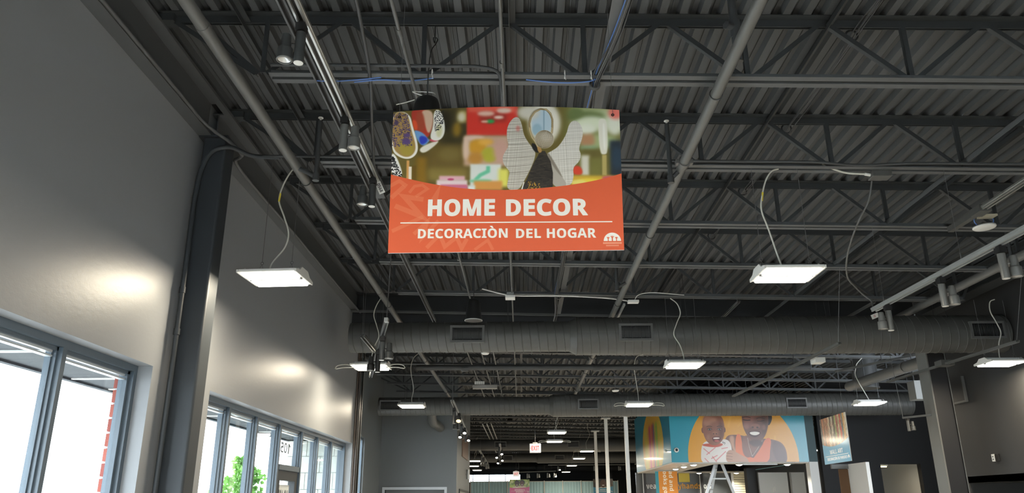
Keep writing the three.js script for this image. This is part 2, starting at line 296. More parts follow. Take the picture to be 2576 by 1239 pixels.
// ---------- bar joists ----------
function plateL(len) { return [new THREE.BoxGeometry(len, 0.036, 0.006).translate(0, 0, 0.015), new THREE.BoxGeometry(len, 0.006, 0.034).translate(0, 0.015, 0)]; }
function webMember(ax, ay, bx, by) { const dx = bx - ax, dy = by - ay, l = Math.hypot(dx, dy); return M(plateL(l)).rotateZ(Math.atan2(dy, dx)).translate((ax + bx) / 2, (ay + by) / 2, 0); }
const PAN = 1.19, T0 = -0.1;
const diagR = M(webMember(0.03, -0.5, PAN / 2 - 0.035, -0.045)), diagL = M(webMember(-0.03, -0.5, -PAN / 2 + 0.035, -0.045)), vert = M(webMember(0.0, -0.49, -0.012, -0.03));
function makeJoist(xa, xb, ca, cb) {
  const j = new THREE.Group();
  const L = xb - xa, cx = (xa + xb) / 2, lc = cb - ca, cc = (ca + cb) / 2;
  const leg = (w, h, d, y, z) => new THREE.BoxGeometry(w, h, d).translate(0, y, z);
  const top = part(j, 'top_chord', [leg(L, 0.068, 0.006, -0.034, 0.014), leg(L, 0.068, 0.006, -0.034, -0.014), leg(L, 0.007, 0.06, -0.004, 0.044), leg(L, 0.007, 0.06, -0.004, -0.044)].map((g) => g.translate(cx, 0, 0)), mat.steel);
  part(j, 'bottom_chord', [leg(lc, 0.05, 0.006, -0.5, 0.022), leg(lc, 0.05, 0.006, -0.5, -0.022), leg(lc, 0.007, 0.055, -0.525, 0.046), leg(lc, 0.007, 0.055, -0.525, -0.046)].map((g) => g.translate(cc, 0, 0)), mat.beam);  // paler than the other members: light from below put into the colour
  for (const x of [xa + 0.06, xb - 0.06]) part(j, 'bearing_seat', leg(0.12, 0.06, 0.1, -0.038, 0).translate(x, 0, 0), mat.steel);
  const k0 = Math.ceil((ca - (T0 + PAN / 2)) / PAN - 0.15), xs = [];
  for (let k = k0; T0 + PAN / 2 + k * PAN < cb + 0.1; k++) xs.push(T0 + PAN / 2 + k * PAN);
  xs.forEach((x) => {
    for (const [n, g] of [['vertical', vert], ['diagonal', diagR], ['diagonal', diagL]]) {
      if (g === diagL && x - PAN / 2 < xa) continue; if (g === diagR && x + PAN / 2 > xb) continue;
      const m = new THREE.Mesh(g, mat.steel); m.name = n; m.position.x = x; m.castShadow = m.receiveShadow = true; j.add(m);
    }
  });
  part(j, 'diagonal', webMember(xa + 0.12, -0.06, xs[0] - 0.05, -0.5), mat.steel);
  part(j, 'diagonal', webMember(xb - 0.12, -0.06, xs[xs.length - 1] + 0.05, -0.5), mat.steel);
  return j;
}
{
  const near = makeJoist(-2.72, 6.85, -1.82, 6.5), far = makeJoist(-4.25, 12.1, -3.5, 11.2);
  const ord = ['first', 'second', 'third', 'fourth', 'fifth', 'sixth', 'seventh'];
  for (let k = -5; k < 35; k++) {
    const D = 4.98 + 1.524 * k; if (k === 5) continue;
    const j = (k < 5 ? near : far).clone(); j.name = numbered('roof_joist'); scene.add(j);
    j.position.copy(V(0, 5.113, D)); j.rotation.z = -SL;
    if (k < 0) tag(j, 'dark steel roof joist over or behind the camera', 'joist', 'roof joists over and behind the camera');
    else if (k < 5) tag(j, 'dark steel bar joist, ' + ord[k] + ' in view counting back from the top of the photo', 'joist', 'roof joists over the near bay');
    else if (D < 21) tag(j, 'dark steel bar joist, ' + ord[k - 6] + ' one behind the near duct and girder', 'joist', 'roof joists between the two ducts');
    else tag(j, 'dark steel bar joist in the crowded far roof beyond the second duct', 'joist', 'far roof joists');
  }
  // bridging angles run with the deck ribs
  const bridging = [[2.32, 5.02, 2, 12.7], [-0.05, 5.06, 2, 12.7], [4.05, 4.585, 2, 12.7], [4.75, 5.0, 2, 12.7], [-2.05, 5.1, 2, 12.7], [0.0, 4.63, 13, 24]];
  const bl = ['dark bridging angle under the deck right of the right sprinkler pipe', 'dark bridging angle hidden beside the thin conduit above the sign', 'bridging bar low across the joists above the right pendant light', 'bridging angle under the deck far to the right', 'bridging angle under the deck close to the left beam', 'dark bridging bar running back behind the near duct'];
  bridging.forEach(([x, y, a, b], i) => solo('bridging_angle', [B(x - 0.025, x + 0.025, y - 0.004, y, a, b), B(x - 0.025, x - 0.02, y - 0.05, y, a, b)], i === 2 ? mat.beam : mat.steel, bl[i], 'bridging'));
}

// ---------- high-bay lights ----------
function areaLight(parent, w, h, intensity, x, y, z) {
  const l = new THREE.RectAreaLight(BAYC, intensity, w, h); l.name = 'lamp_glow'; l.position.set(x, y, z); l.rotation.x = -Math.PI / 2; parent.add(l); return l;
}
const bayBody = M([new RoundedBoxGeometry(0.5, 0.026, 0.45, 2, 0.008).translate(0, 0.022, 0), new THREE.BoxGeometry(0.46, 0.05, 0.13).translate(0, 0.055, 0)]);
const bayCap = M([new THREE.ExtrudeGeometry(new THREE.Shape([[-0.225, 0.004], [0.225, 0.004], [0.225, 0.03], [0.13, 0.045], [0.075, 0.085], [-0.075, 0.085], [-0.13, 0.045], [-0.225, 0.03]].map(([a, b]) => new THREE.Vector2(a, b))), { depth: 0.012, bevelEnabled: false }).rotateY(Math.PI / 2)]);
const bayLens = M(new RoundedBoxGeometry(0.46, 0.022, 0.18, 3, 0.01));
const bayGap = M(new THREE.BoxGeometry(0.47, 0.012, 0.046));
const sensorGeo = M(lathe([[0, -0.022], [0.014, -0.02], [0.018, -0.008], [0.024, 0], [0, 0]], 16));
const hookGeo = M(new THREE.TorusGeometry(0.012, 0.003, 6, 14));
function bayLight(x, D, o) {
  const y = o.y ?? 3.52, t = thing('pendant_light', o.label, 'light', 'high bay pendant lights', V(x, y, D)); t.rotation.y = o.turn ?? 0;
  const add = (n, g, m, px = 0, py = 0, pz = 0, lab) => { const q = new THREE.Mesh(g, m); q.name = n; q.position.set(px, py, pz); q.castShadow = q.receiveShadow = true; t.add(q); if (lab) q.userData.label = lab; return q; };
  add('housing', bayBody, mat.white);
  add('end_cap', bayCap, mat.white, -0.262); add('end_cap', bayCap, mat.white, 0.25);
  add('light_panel', bayLens, mat.lens, 0, 0, -0.112, 'glowing light panel'); add('light_panel', bayLens, mat.lens, 0, 0, 0.112, 'glowing light panel');
  add('centre_channel', bayGap, mat.charcoal, 0, 0.004, 0, 'grey gap between the light panels');
  if (!o.far) add('sensor', sensorGeo, mat.white, 0.02, 0.0, 0);
  const k = o.far && D > 20 ? 1.7 : 1, wx = x < -1.5 && D > 0 ? 0.135 : 0.21;
  areaLight(t, 0.44, 0.165, BAY * k, 0, -0.013, -0.112); areaLight(t, 0.44, 0.165, BAY * k, 0, -0.013, 0.112);
  const top = chordY(x) - y;
  for (const s of [-1, 1]) {
    part(t, 'suspension_wire', rod(new THREE.Vector3(s * wx, 0.16, 0), new THREE.Vector3(s * wx, top - s * SL * wx + 0.02, 0), 0.0028, 5), mat.wire);
    part(t, 'hanger', [hookGeo.clone().translate(s * wx, 0.15, 0), rod(new THREE.Vector3(s * wx, 0.14, 0), new THREE.Vector3(s * wx, 0.05, 0.08), 0.002, 5), rod(new THREE.Vector3(s * wx, 0.14, 0), new THREE.Vector3(s * wx, 0.05, -0.08), 0.002, 5)], mat.wire);
  }
  if (o.cord) {
    part(t, 'power_cord', tube(o.cord.map(([a, b, c]) => new THREE.Vector3(a, b, c ?? 0)), o.far ? 0.006 : 0.0075, 48), mat.cord, 'pale flexible power cord');
    if (o.sleeve) { const [a, b, c] = o.sleeve; part(t, 'cord_label', rod(new THREE.Vector3(...a), new THREE.Vector3(...b), 0.009, 8), mat.yellow, 'yellow cord label'); }
  }
  for (const s of o.loops ?? []) part(t, 'spare_cord', tube([[0.24, 0.02, 0.02], [0.36, 0.045, 0.03], [0.48, 0.02, 0.05], [0.5, -0.02, 0.06], [0.4, -0.005, 0.05], [0.25, 0.0, 0.04]].map(([a, b, c]) => new THREE.Vector3(s * a, b, c)), 0.007, 30), mat.cord, 'loop of spare cord');
  return t;
}
const zig = (h, a) => [[0, 0.06], [0.0, 0.14], [0.03 * a, 0.3], [0.09 * a, 0.46], [0.05 * a, 0.62], [0.0, 0.78], [0.03 * a, 0.92], [0.1 * a, h]];
bayLight(-2.16, 6.504, { turn: -0.06, label: 'glowing twin-panel pendant light hanging in front of the left wall', sleeve: [[-0.03, 0.73, 0.02], [-0.025, 0.81, 0.02]], cord: [[-0.06, 0.06, 0], [-0.05, 0.13, 0.01], [0.06, 0.3, 0], [0.08, 0.42, 0], [0.03, 0.58, 0.01], [-0.03, 0.74, 0.02], [-0.015, 0.86, 0.02], [0.04, 1.02, 0], [0.09, 1.09, 0]] });
bayLight(2.33, 6.504, { label: 'glowing twin-panel pendant light hanging right of the orange sign', sleeve: [[-0.15, 0.7, 0.02], [-0.135, 0.78, 0.02]], cord: [[-0.03, 0.06, 0], [-0.06, 0.18, 0], [-0.12, 0.42, 0.02], [-0.165, 0.62, 0.02], [-0.14, 0.76, 0.02], [-0.08, 0.92, 0], [-0.02, 1.0, 0], [0.04, 1.02, 0]] });
bayLight(-2.17, 11.076, { label: 'pendant light with two cord loops below the left end of the near duct', loops: [-1, 1], cord: zig(1.05, 1) });
bayLight(2.34, 11.076, { label: 'pendant light below the middle of the near duct', cord: zig(1.0, -1.3) });
bayLight(6.86, 11.076, { label: 'pendant light below the right end of the near duct', cord: zig(0.95, 1) });
bayLight(-2.2, 15.648, { label: 'pendant light in front of the left end of the second duct', cord: [[0, 0.06], [-0.01, 0.15], [0.02, 0.35], [-0.03, 0.6], [-0.05, 0.8], [0, 0.98], [0.1, 1.08]] });
bayLight(2.34, 15.648, { label: 'pendant light with cord loops in front of the middle of the second duct', loops: [-1, 1], cord: [[0, 0.06], [0, 0.2], [-0.03, 0.5], [-0.05, 0.8], [0.02, 0.98], [0.15, 1.02]] });
bayLight(6.92, 15.648, { label: 'pendant light in front of the right end of the second duct', cord: [[0.02, 0.06], [-0.04, 0.2], [-0.15, 0.45], [-0.19, 0.6], [-0.16, 0.72], [-0.13, 0.8], [0, 0.93]] });
for (const [x, d] of [[-2.16, 1.932], [2.33, 1.932], [6.0, 1.932], [-2.16, -2.64], [2.33, -2.64], [6.0, -2.64]]) bayLight(x, d, { label: 'glowing twin-panel pendant light hanging above and behind the camera', far: 1 });
const farBays = [[0.96, 21.744, 'pendant light hanging highest beyond the second duct', 0], [1.02, 24.792, 'pendant light with cord loops right of the near exit sign', 1], [2.39, 29.364, 'small far pendant light beside the first white post', 1], [2.42, 33.936, 'second far pendant light left of the white posts', 0],
  [2.48, 40.032, 'third far pendant light left of the white posts', 0], [2.6, 47.652, 'tiny far pendant light above the curtain left of the posts', 0], [-2.09, 35.46, 'upper far pendant light right of the partition wall', 0], [-2.41, 40.032, 'lower far pendant light right of the partition wall', 0], [-2.5, 44.604, 'tiny far pendant light just above the strip window', 0],
  [5.9, 38.508, 'far pendant light right of the last white post', 1], [6.9, 30.888, 'added far pendant light unseen behind the mural box', 0], [6.9, 35.46, 'added farther pendant light unseen behind the mural box', 0], [11, 29.364, 'added pendant light unseen beyond the black wall', 0]];  // lamps behind the mural box and black wall are unseen, added to brighten
for (const [x, d, label, lp] of farBays) bayLight(x, d, { label, far: 1, loops: lp ? [-1, 1] : [], cord: [[0, 0.06], [-0.02, 0.3], [0.12, 0.6], [0.05, 0.85], [0.1, 1.05]] });

// ---------- sprinkler pipes ----------
function coupling(x, y, d, r) { return [rod(V(x, y, d - 0.035), V(x, y, d + 0.035), r * 1.28, 16), B(x - r * 1.75, x - r * 1.15, y - 0.02, y + 0.02, d - 0.03, d + 0.03), B(x + r * 1.15, x + r * 1.75, y - 0.02, y + 0.02, d - 0.03, d + 0.03)]; }
{
  const a = thing('sprinkler_pipe', 'grey sprinkler pipe running back along the left side', 'pipe');
  part(a, 'pipe_run', rod(V(-1.965, 4.455, 2.2), V(-1.965, 4.455, 24), 0.042, 20), mat.pipe);
  for (const d of [4.1, 10.35, 16.5]) part(a, 'coupling', rod(V(-1.965, 4.455, d - 0.03), V(-1.965, 4.455, d + 0.03), 0.046, 18), mat.pipe);
  for (const d of [3.4, 6.5, 11.08, 15.65, 20.2]) part(a, 'pipe_hanger', [rod(V(-1.965, 4.5, d), V(-1.965, chordY(-2) + 0.06, d), 0.006, 6), new THREE.TorusGeometry(0.046, 0.005, 6, 20).translate(-1.965, 4.455, -d)], mat.pipeDark);
  const b = thing('sprinkler_pipe', 'grey sprinkler pipe running back right of the orange sign', 'pipe');
  part(b, 'pipe_run', rod(V(1.43, 4.45, 2.2), V(1.43, 4.45, 24), 0.042, 20), mat.pipe);
  for (const d of [6.15, 13.2, 15.4, 20]) part(b, 'coupling', coupling(1.43, 4.45, d, 0.042), mat.pipe, 'bolted pipe coupling');
  for (const d of [4.98, 8.03, 11.08, 17.2]) part(b, 'pipe_hanger', [rod(V(1.43, 4.5, d), V(1.43, chordY(1.43) + 0.06, d), 0.006, 6), new THREE.TorusGeometry(0.046, 0.005, 6, 20).translate(1.43, 4.45, -d)], mat.pipeDark);
  const c = thing('sprinkler_pipe', 'thick pale pipe at the right running in behind the duct', 'pipe');
  part(c, 'pipe_run', rod(V(6.0, 4.44, 5), V(6.0, 4.44, 13.2), 0.055, 20), mat.pipe);
  for (const d of [6.9, 10.6]) part(c, 'pipe_hanger', [rod(V(6.0, 4.48, d), V(6.0, 5.0, d), 0.006, 6), new THREE.TorusGeometry(0.058, 0.005, 6, 20).translate(6.0, 4.44, -d)], mat.pipeDark);
  const e = thing('round_duct', 'thick round pipe with a domed end behind the right pendant light', 'duct');
  part(e, 'pipe_run', rod(V(7.05, 4.0, 13.3), V(6.9, 3.98, 16.4), 0.1, 24), mat.pipe); part(e, 'collar', rod(V(7.0, 3.994, 14.1), V(6.996, 3.993, 14.16), 0.106, 24), mat.pipe);
  part(e, 'end_cap', new THREE.SphereGeometry(0.1, 24, 14).translate(6.9, 3.98, -16.4), mat.pipe); for (const d of [13.9, 15.9]) part(e, 'pipe_hanger', rod(V(7.02, 4.08, d), V(7.02, 5.0, d), 0.008, 6), mat.pipeDark);
  const sprig = (x, d, y0, label, px) => {
    const s = thing('sprinkler_sprig', label, 'sprinkler');
    part(s, 'riser', [rod(V(x, y0, d), V(x, 4.9, d), 0.021, 12), rod(V(x, y0 - 0.02, d), V(x, y0 + 0.05, d), 0.03, 12), rod(V(x, y0 + 0.02, d), V(px, 4.45, d), 0.02, 10)], mat.pipeDark);
    part(s, 'sprinkler_head', [rod(V(x, 4.9, d), V(x, 4.93, d), 0.009, 8), lathe([[0, 0.008], [0.022, 0.006], [0.024, 0], [0, 0.002]], 14).translate(x, 4.93, -d)], mat.white, 'white sprinkler head');
  };
  sprig(-1.785, 6.18, 4.34, 'upright sprinkler on a dark riser beside the left pipe', -1.965); sprig(1.336, 6.3, 4.34, 'upright sprinkler on a dark riser beside the right pipe', 1.43);
  sprig(1.28, 9.9, 4.34, 'farther upright sprinkler below the right edge of the orange sign', 1.43);
  sprig(6.1, 9.2, 4.4, 'upright sprinkler on a dark riser beside the thick right pipe', 6.0); sprig(1.3, 14.6, 4.36, 'upright sprinkler riser behind the near duct', 1.43);
  const r = thing('riser_pipe', 'dark riser pipe with a capped tee beside the right sprinkler pipe', 'pipe');
  part(r, 'riser', rod(V(1.492, 4.47, 4.58), V(1.486, 5.05, 4.58), 0.03, 14), mat.pipeDark);
  part(r, 'tee', [rod(V(1.49, 4.66, 4.58), V(1.489, 4.8, 4.58), 0.037, 14), rod(V(1.49, 4.735, 4.58), V(1.43, 4.73, 4.54), 0.024, 12), rod(V(1.43, 4.73, 4.54), V(1.415, 4.73, 4.53), 0.03, 6)], mat.pipeDark);
  const tp = thing('cross_pipe', 'dark pipe crossing the hall just below the near duct', 'pipe');
  part(tp, 'pipe_run', rod(V(-2.05, 4.19, 15), V(5.6, 4.16, 15), 0.055, 16), mat.pipeDark);
  for (const x of [-1.1, 1.46, 3.9]) part(tp, 'fitting', rod(V(x - 0.07, 4.17, 15), V(x + 0.07, 4.17, 15), 0.068, 16), mat.pipeDark);
  for (const x of [-1.5, 0.6, 2.9, 5.3]) part(tp, 'pipe_hanger', rod(V(x, 4.2, 15), V(x, 5.0, 15), 0.007, 6), mat.pipeDark);
}

// ---------- ducts ----------
function helix(x0, x1, r, pitch, phase = 0) {
  const turns = (x1 - x0) / pitch; class H extends THREE.Curve { getPoint(t, v = new THREE.Vector3()) { const a = phase + t * turns * 2 * Math.PI; return v.set(x0 + (x1 - x0) * t, r * Math.cos(a), r * Math.sin(a)); } }
  return new THREE.TubeGeometry(new H(), Math.round(turns * 22), 0.0085, 5);
}
const barrel = (x0, x1, r, seg = 48) => new THREE.CylinderGeometry(r, r, x1 - x0, seg, 1, true).rotateZ(Math.PI / 2).translate((x0 + x1) / 2, 0, 0);
const capDisc = (x, r, s) => new THREE.CircleGeometry(r, 40).rotateY(s * Math.PI / 2).translate(x, 0, 0);
function grilleOn(parent, x0, x1, r, h = 0.26) {                       // curved saddle register on the room side of a duct
  const zf = r + 0.012, fw = 0.034, fr = [[x0, x1, h / 2 - fw, h / 2], [x0, x1, -h / 2, -h / 2 + fw], [x0, x0 + fw, -h / 2 + fw, h / 2 - fw], [x1 - fw, x1, -h / 2 + fw, h / 2 - fw]];
  const f = part(parent, 'register', fr.map(([a, b, c, d]) => new THREE.BoxGeometry(b - a, d - c, 0.05).translate((a + b) / 2, (c + d) / 2, zf - 0.02)), mat.grilleFrame, 'dark supply air grille');
  part(f, 'backing', new THREE.BoxGeometry(x1 - x0 - 2 * fw, h - 2 * fw, 0.004).translate((x0 + x1) / 2, 0, zf - 0.025), mat.black);
  const n = Math.round((x1 - x0 - 2 * fw) / 0.019), bl = [];
  for (let i = 0; i <= n; i++) bl.push(new THREE.BoxGeometry(0.003, h - 2 * fw, 0.018).translate(x0 + fw + (x1 - x0 - 2 * fw) * i / n, 0, zf - 0.009));
  for (let i = 1; i < 9; i++) bl.push(new THREE.BoxGeometry(x1 - x0 - 2 * fw, 0.003, 0.012).translate((x0 + x1) / 2, -h / 2 + fw + (h - 2 * fw) * i / 9, zf - 0.02));
  const b = part(f, 'louvre_blades', bl, mat.grille); b.userData.kind = 'stuff';
}
function duct(o) {
  const t = thing('air_duct', o.label, 'duct', o.group, V(0, 4.07, o.D)), r1 = 0.2286, r2 = 0.2825;
  const m = o.mat ?? mat.duct;
  const a = part(t, 'small_barrel', [barrel(o.x0, o.xs, r1), capDisc(o.x0, r1, -1)], m);
  const b = part(t, 'large_barrel', [barrel(o.xs + 0.1, o.x1, r2), capDisc(o.x1, r2, 1)], m);
  part(t, 'reducer', [new THREE.CylinderGeometry(r2, r1 + 0.004, 0.1, 48, 1, true).rotateZ(-Math.PI / 2).translate(o.xs + 0.05, 0, 0), new THREE.TorusGeometry(r2 + 0.001, 0.007, 6, 48).rotateY(Math.PI / 2).translate(o.xs + 0.1, 0, 0), new THREE.TorusGeometry(r1 + 0.002, 0.006, 6, 48).rotateY(Math.PI / 2).translate(o.xs, 0, 0)], m);
  if (o.seam) { part(a, 'spiral_seam', helix(o.x0 + 0.03, o.xs - 0.02, r1, 0.127), m); part(b, 'spiral_seam', helix(o.xs + 0.13, o.x1 - 0.03, r2, 0.127), m); }
  for (const [g0, g1, big] of o.grilles) grilleOn(t, g0, g1, big ? r2 : r1);
  for (const x of o.straps) part(t, 'hanging_strap', [rod(new THREE.Vector3(x, 0.2, 0.19), new THREE.Vector3(x, deckY(x) - 4.12, 0.1), 0.004, 5), rod(new THREE.Vector3(x, 0.2, -0.19), new THREE.Vector3(x, deckY(x) - 4.12, -0.1), 0.004, 5)], mat.pipeDark);
  return t;
}
duct({ D: 11.6, x0: -2.6, x1: 7.28, xs: 0.735, seam: 1, label: 'big round spiral duct crossing the hall below the orange sign', grilles: [[-1.065, -0.55], [1.46, 1.965, 1], [6.66, 7.17, 1]], straps: [-2.2, -0.2, 2.5, 4.6, 6.4] });
duct({ D: 20.15, x0: -3.68, x1: 9.95, xs: 0.71, seam: 1, label: 'second round spiral duct farther back above the mural', grilles: [[-3.63, -3.09], [1.43, 1.96, 1], [6.71, 7.23, 1]], straps: [-3, -0.5, 2.5, 5.5, 8.5] });
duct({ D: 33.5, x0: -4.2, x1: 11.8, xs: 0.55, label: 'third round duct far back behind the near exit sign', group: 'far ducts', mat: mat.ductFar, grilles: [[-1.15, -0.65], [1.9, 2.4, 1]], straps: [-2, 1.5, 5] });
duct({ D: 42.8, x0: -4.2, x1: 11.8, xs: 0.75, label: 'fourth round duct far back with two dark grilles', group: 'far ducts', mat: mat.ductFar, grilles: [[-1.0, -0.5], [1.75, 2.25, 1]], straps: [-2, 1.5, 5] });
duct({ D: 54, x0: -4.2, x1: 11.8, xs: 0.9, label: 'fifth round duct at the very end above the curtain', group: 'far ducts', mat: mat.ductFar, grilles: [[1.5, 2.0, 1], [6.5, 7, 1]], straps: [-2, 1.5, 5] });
{
  const t = thing('branch_duct', 'short round branch duct dropping from the second duct to the partition', 'duct');
  part(t, 'elbow', tube([V(-2.35, 3.95, 20.4), V(-2.35, 3.75, 20.7), V(-2.3, 3.72, 21.3), V(-2.3, 3.72, 22.18)], 0.12, 24, 16), mat.duct);
  const k = thing('duct_drop', 'dark round duct drop above the right pendant light', 'duct');
  part(k, 'barrel', rod(V(7.6, 4.06, 17.2), V(7.62, 4.9, 17.2), 0.26, 24), mat.pipeDark); part(k, 'rim', rod(V(7.6, 4.04, 17.2), V(7.6, 4.07, 17.2), 0.275, 24), mat.duct);
}

// ---------- lighting tracks and their heads ----------
const headCup = M(lathe([[0, 0.175], [0.024, 0.175], [0.028, 0.17], [0.034, 0.085], [0.036, 0.082], [0.044, 0.078], [0.046, 0.07], [0.047, 0], [0.044, -0.002], [0.04, 0.0], [0.038, 0.012]], 28));
const headRing = M(lathe([[0.047, 0.006], [0.0485, 0], [0.044, -0.005], [0.041, 0.002]], 28));
const headLens = M(lathe([[0, 0.02], [0.016, 0.016], [0.03, 0.008], [0.04, 0.004]], 24));
const driverGeo = M(lathe([[0, 0.21], [0.03, 0.21], [0.031, 0.205], [0.031, 0.004], [0.029, 0], [0, 0]], 28));
const driverCap = M(lathe([[0, -0.001], [0.0285, -0.001], [0.0285, 0.003]], 24));
const adapterGeo = M([new THREE.BoxGeometry(0.056, 0.05, 0.075).translate(0, 0.238, 0), new THREE.BoxGeometry(0.04, 0.02, 0.05).translate(0, 0.27, 0)]);
function trackHead(x, y, D, side, label, lit, m = mat.charcoal, s = 1) {
  const t = thing('track_spotlight', label, 'spotlight', 'track spotlights', V(x, y, D));
  const add = (n, g, mt, px, py, pz, l) => { const q = new THREE.Mesh(g, mt); q.name = n; q.position.set(px, py, pz); q.castShadow = true; t.add(q); if (l) q.userData.label = l; return q; };
  add('adapter', adapterGeo, mat.black, 0, -0.285, 0); add('driver', driverGeo, m, 0, -0.285 - 0.0, 0); add('driver_cap', driverCap, mat.white, 0, -0.286, 0, 'white end disc');
  const c = add('lamp_cup', headCup, m, side * 0.083, -0.27, 0.01); if (lit) { c.rotation.x = -0.65; c.position.set(side * 0.083, -0.25, 0.05); } const q = new THREE.Mesh(headRing, mat.headGrey); q.name = 'rim'; c.add(q);
  const l = new THREE.Mesh(headLens, lit ? std(lin(0.9), 0.3, { emissive: lit, emissiveIntensity: lit.b < 0.5 ? 9 : 30 }) : mat.alu); l.name = 'lamp_lens'; c.add(l);
  add('yoke', M(rod(new THREE.Vector3(side * 0.03, -0.16, 0), new THREE.Vector3(side * 0.05, -0.16, 0.008), 0.008, 8)), m, 0, 0, 0);
  if (lit) { const p = new THREE.SpotLight(lit, 5, 0, 0.5, 0.6, 2); p.name = 'lamp_glow'; p.position.set(side * 0.083, -0.29, 0.01); p.target.position.set(side * 0.083, -2, 0.2); t.add(p); t.add(p.target); p.castShadow = true; }
  t.scale.setScalar(s);
  return t;
}
function rail(a, b, label, m = mat.alu, k = 1) {                             // extruded H track seen from below: two bright edges and a dark slot
  const t = thing('light_track', label, 'track');
  const d = b.clone().sub(a), L = d.length(), mk = (w, h, x, y, mm, n) => { const g = new THREE.BoxGeometry(w * k, h * k, L).translate(x * k, y * k, 0); g.applyMatrix4(new THREE.Matrix4().lookAt(a, b, new THREE.Vector3(0, 1, 0))); g.translate((a.x + b.x) / 2, (a.y + b.y) / 2, (a.z + b.z) / 2); return g; };
  part(t, 'rail', [mk(0.014, 0.036, -0.022, 0, m), mk(0.014, 0.036, 0.022, 0, m), mk(0.058, 0.006, 0, 0.02, m), mk(0.005, 0.02, -0.033, 0.012, m), mk(0.005, 0.02, 0.033, 0.012, m)], m);
  part(t, 'slot', mk(0.03, 0.008, 0, 0.012), mat.black, 'dark slot');
  return t;
}

{
  const t = rail(V(-1.325, 4.435, 2.6), V(-1.318, 4.435, 6.75), 'aluminium light track on the left beside the flexible conduit');
  part(t, 'end_feed', B(-1.36, -1.28, 4.4, 4.47, 6.55, 6.8), mat.charcoal);
  for (const d of [3.456, 4.98, 6.5]) part(t, 'mounting_clip', [B(-1.35, -1.29, 4.455, 4.48, d - 0.03, d + 0.03), rod(V(-1.32, 4.48, d), V(-1.32, chordY(-1.3) + 0.02, d), 0.006, 6)], mat.pipeDark);
  trackHead(-1.325, 4.43, 4.02, -1, 'dark track spotlight at the top left of the photo');
  trackHead(-1.322, 4.43, 5.22, 1, 'grey track spotlight halfway along the left track', null, mat.headGrey);
  trackHead(-1.318, 4.43, 6.36, -1, 'dark track spotlight beside the numbered paper tag');
  const s = rail(V(-1.45, 4.555, 2.6), V(-1.45, 4.555, 12.6), 'long dark strut channel beside the left light track', mat.beam); s.userData.category = 'strut'; s.name = numbered('strut_channel');
}
// paper tag 0568
function canvas(w, h, fn) { const c = document.createElement('canvas'); c.width = w; c.height = h; const x = c.getContext('2d'); fn(x, w, h); const t = new THREE.CanvasTexture(c); t.colorSpace = THREE.SRGBColorSpace; t.anisotropy = 8; return t; }
function fitText(x, s, left, base, width, cap, font = 'bold', align) {
  x.save(); x.font = font + ' 200px sans-serif'; const w = x.measureText(s).width; x.translate(left, base); x.scale(width / w, cap / (200 * 0.714)); x.fillText(s, 0, 0); x.restore();
}
const print = (tex, rough = 0.3, o = {}) => new THREE.MeshPhysicalMaterial({ map: tex, roughness: rough, ...o });
function uvPlane(g, x0, x1, y0, y1) { const p = g.attributes.position, u = new Float32Array(p.count * 2); for (let i = 0; i < p.count; i++) { u[2 * i] = (p.getX(i) - x0) / (x1 - x0); u[2 * i + 1] = (p.getY(i) - y0) / (y1 - y0); } g.setAttribute('uv', new THREE.BufferAttribute(u, 2)); return g; }
{
  const tx = canvas(256, 128, (x) => { x.fillStyle = '#e9e8e2'; x.fillRect(0, 0, 256, 128); x.fillStyle = '#222'; fitText(x, '0568', 34, 96, 190, 66, 'bold'); });
  const t = solo('paper_tag', new THREE.PlaneGeometry(0.115, 0.055, 8, 1), print(tx, 0.7, { side: THREE.DoubleSide }), 'small white paper tag numbered 0568 hanging from the left track', 'tag');
  { const p = t.geometry.attributes.position; for (let i = 0; i < p.count; i++) p.setZ(i, 0.012 * Math.sin((p.getX(i) + 0.05) * 22)); t.geometry.computeVertexNormals(); }
  t.position.copy(V(-1.265, 4.35, 6.42)); t.rotation.set(0.25, 0.1, -1.15);
  const tx2 = canvas(128, 64, (x) => { x.fillStyle = '#e9e8e2'; x.fillRect(0, 0, 128, 64); x.fillStyle = '#a33'; x.font = 'bold 40px sans-serif'; x.strokeStyle = '#b2413a'; x.lineWidth = 5; x.beginPath(); x.arc(60, 32, 14, 0, 6.3); x.stroke(); });
  const t2 = solo('paper_tag', new THREE.PlaneGeometry(0.1, 0.05, 6, 1), print(tx2, 0.7, { side: THREE.DoubleSide }), 'small curled white tag at the end of the right track', 'tag');
  t2.position.copy(V(3.84, 3.56, 8.22)); t2.rotation.set(0.1, 0.3, 0.35);
}
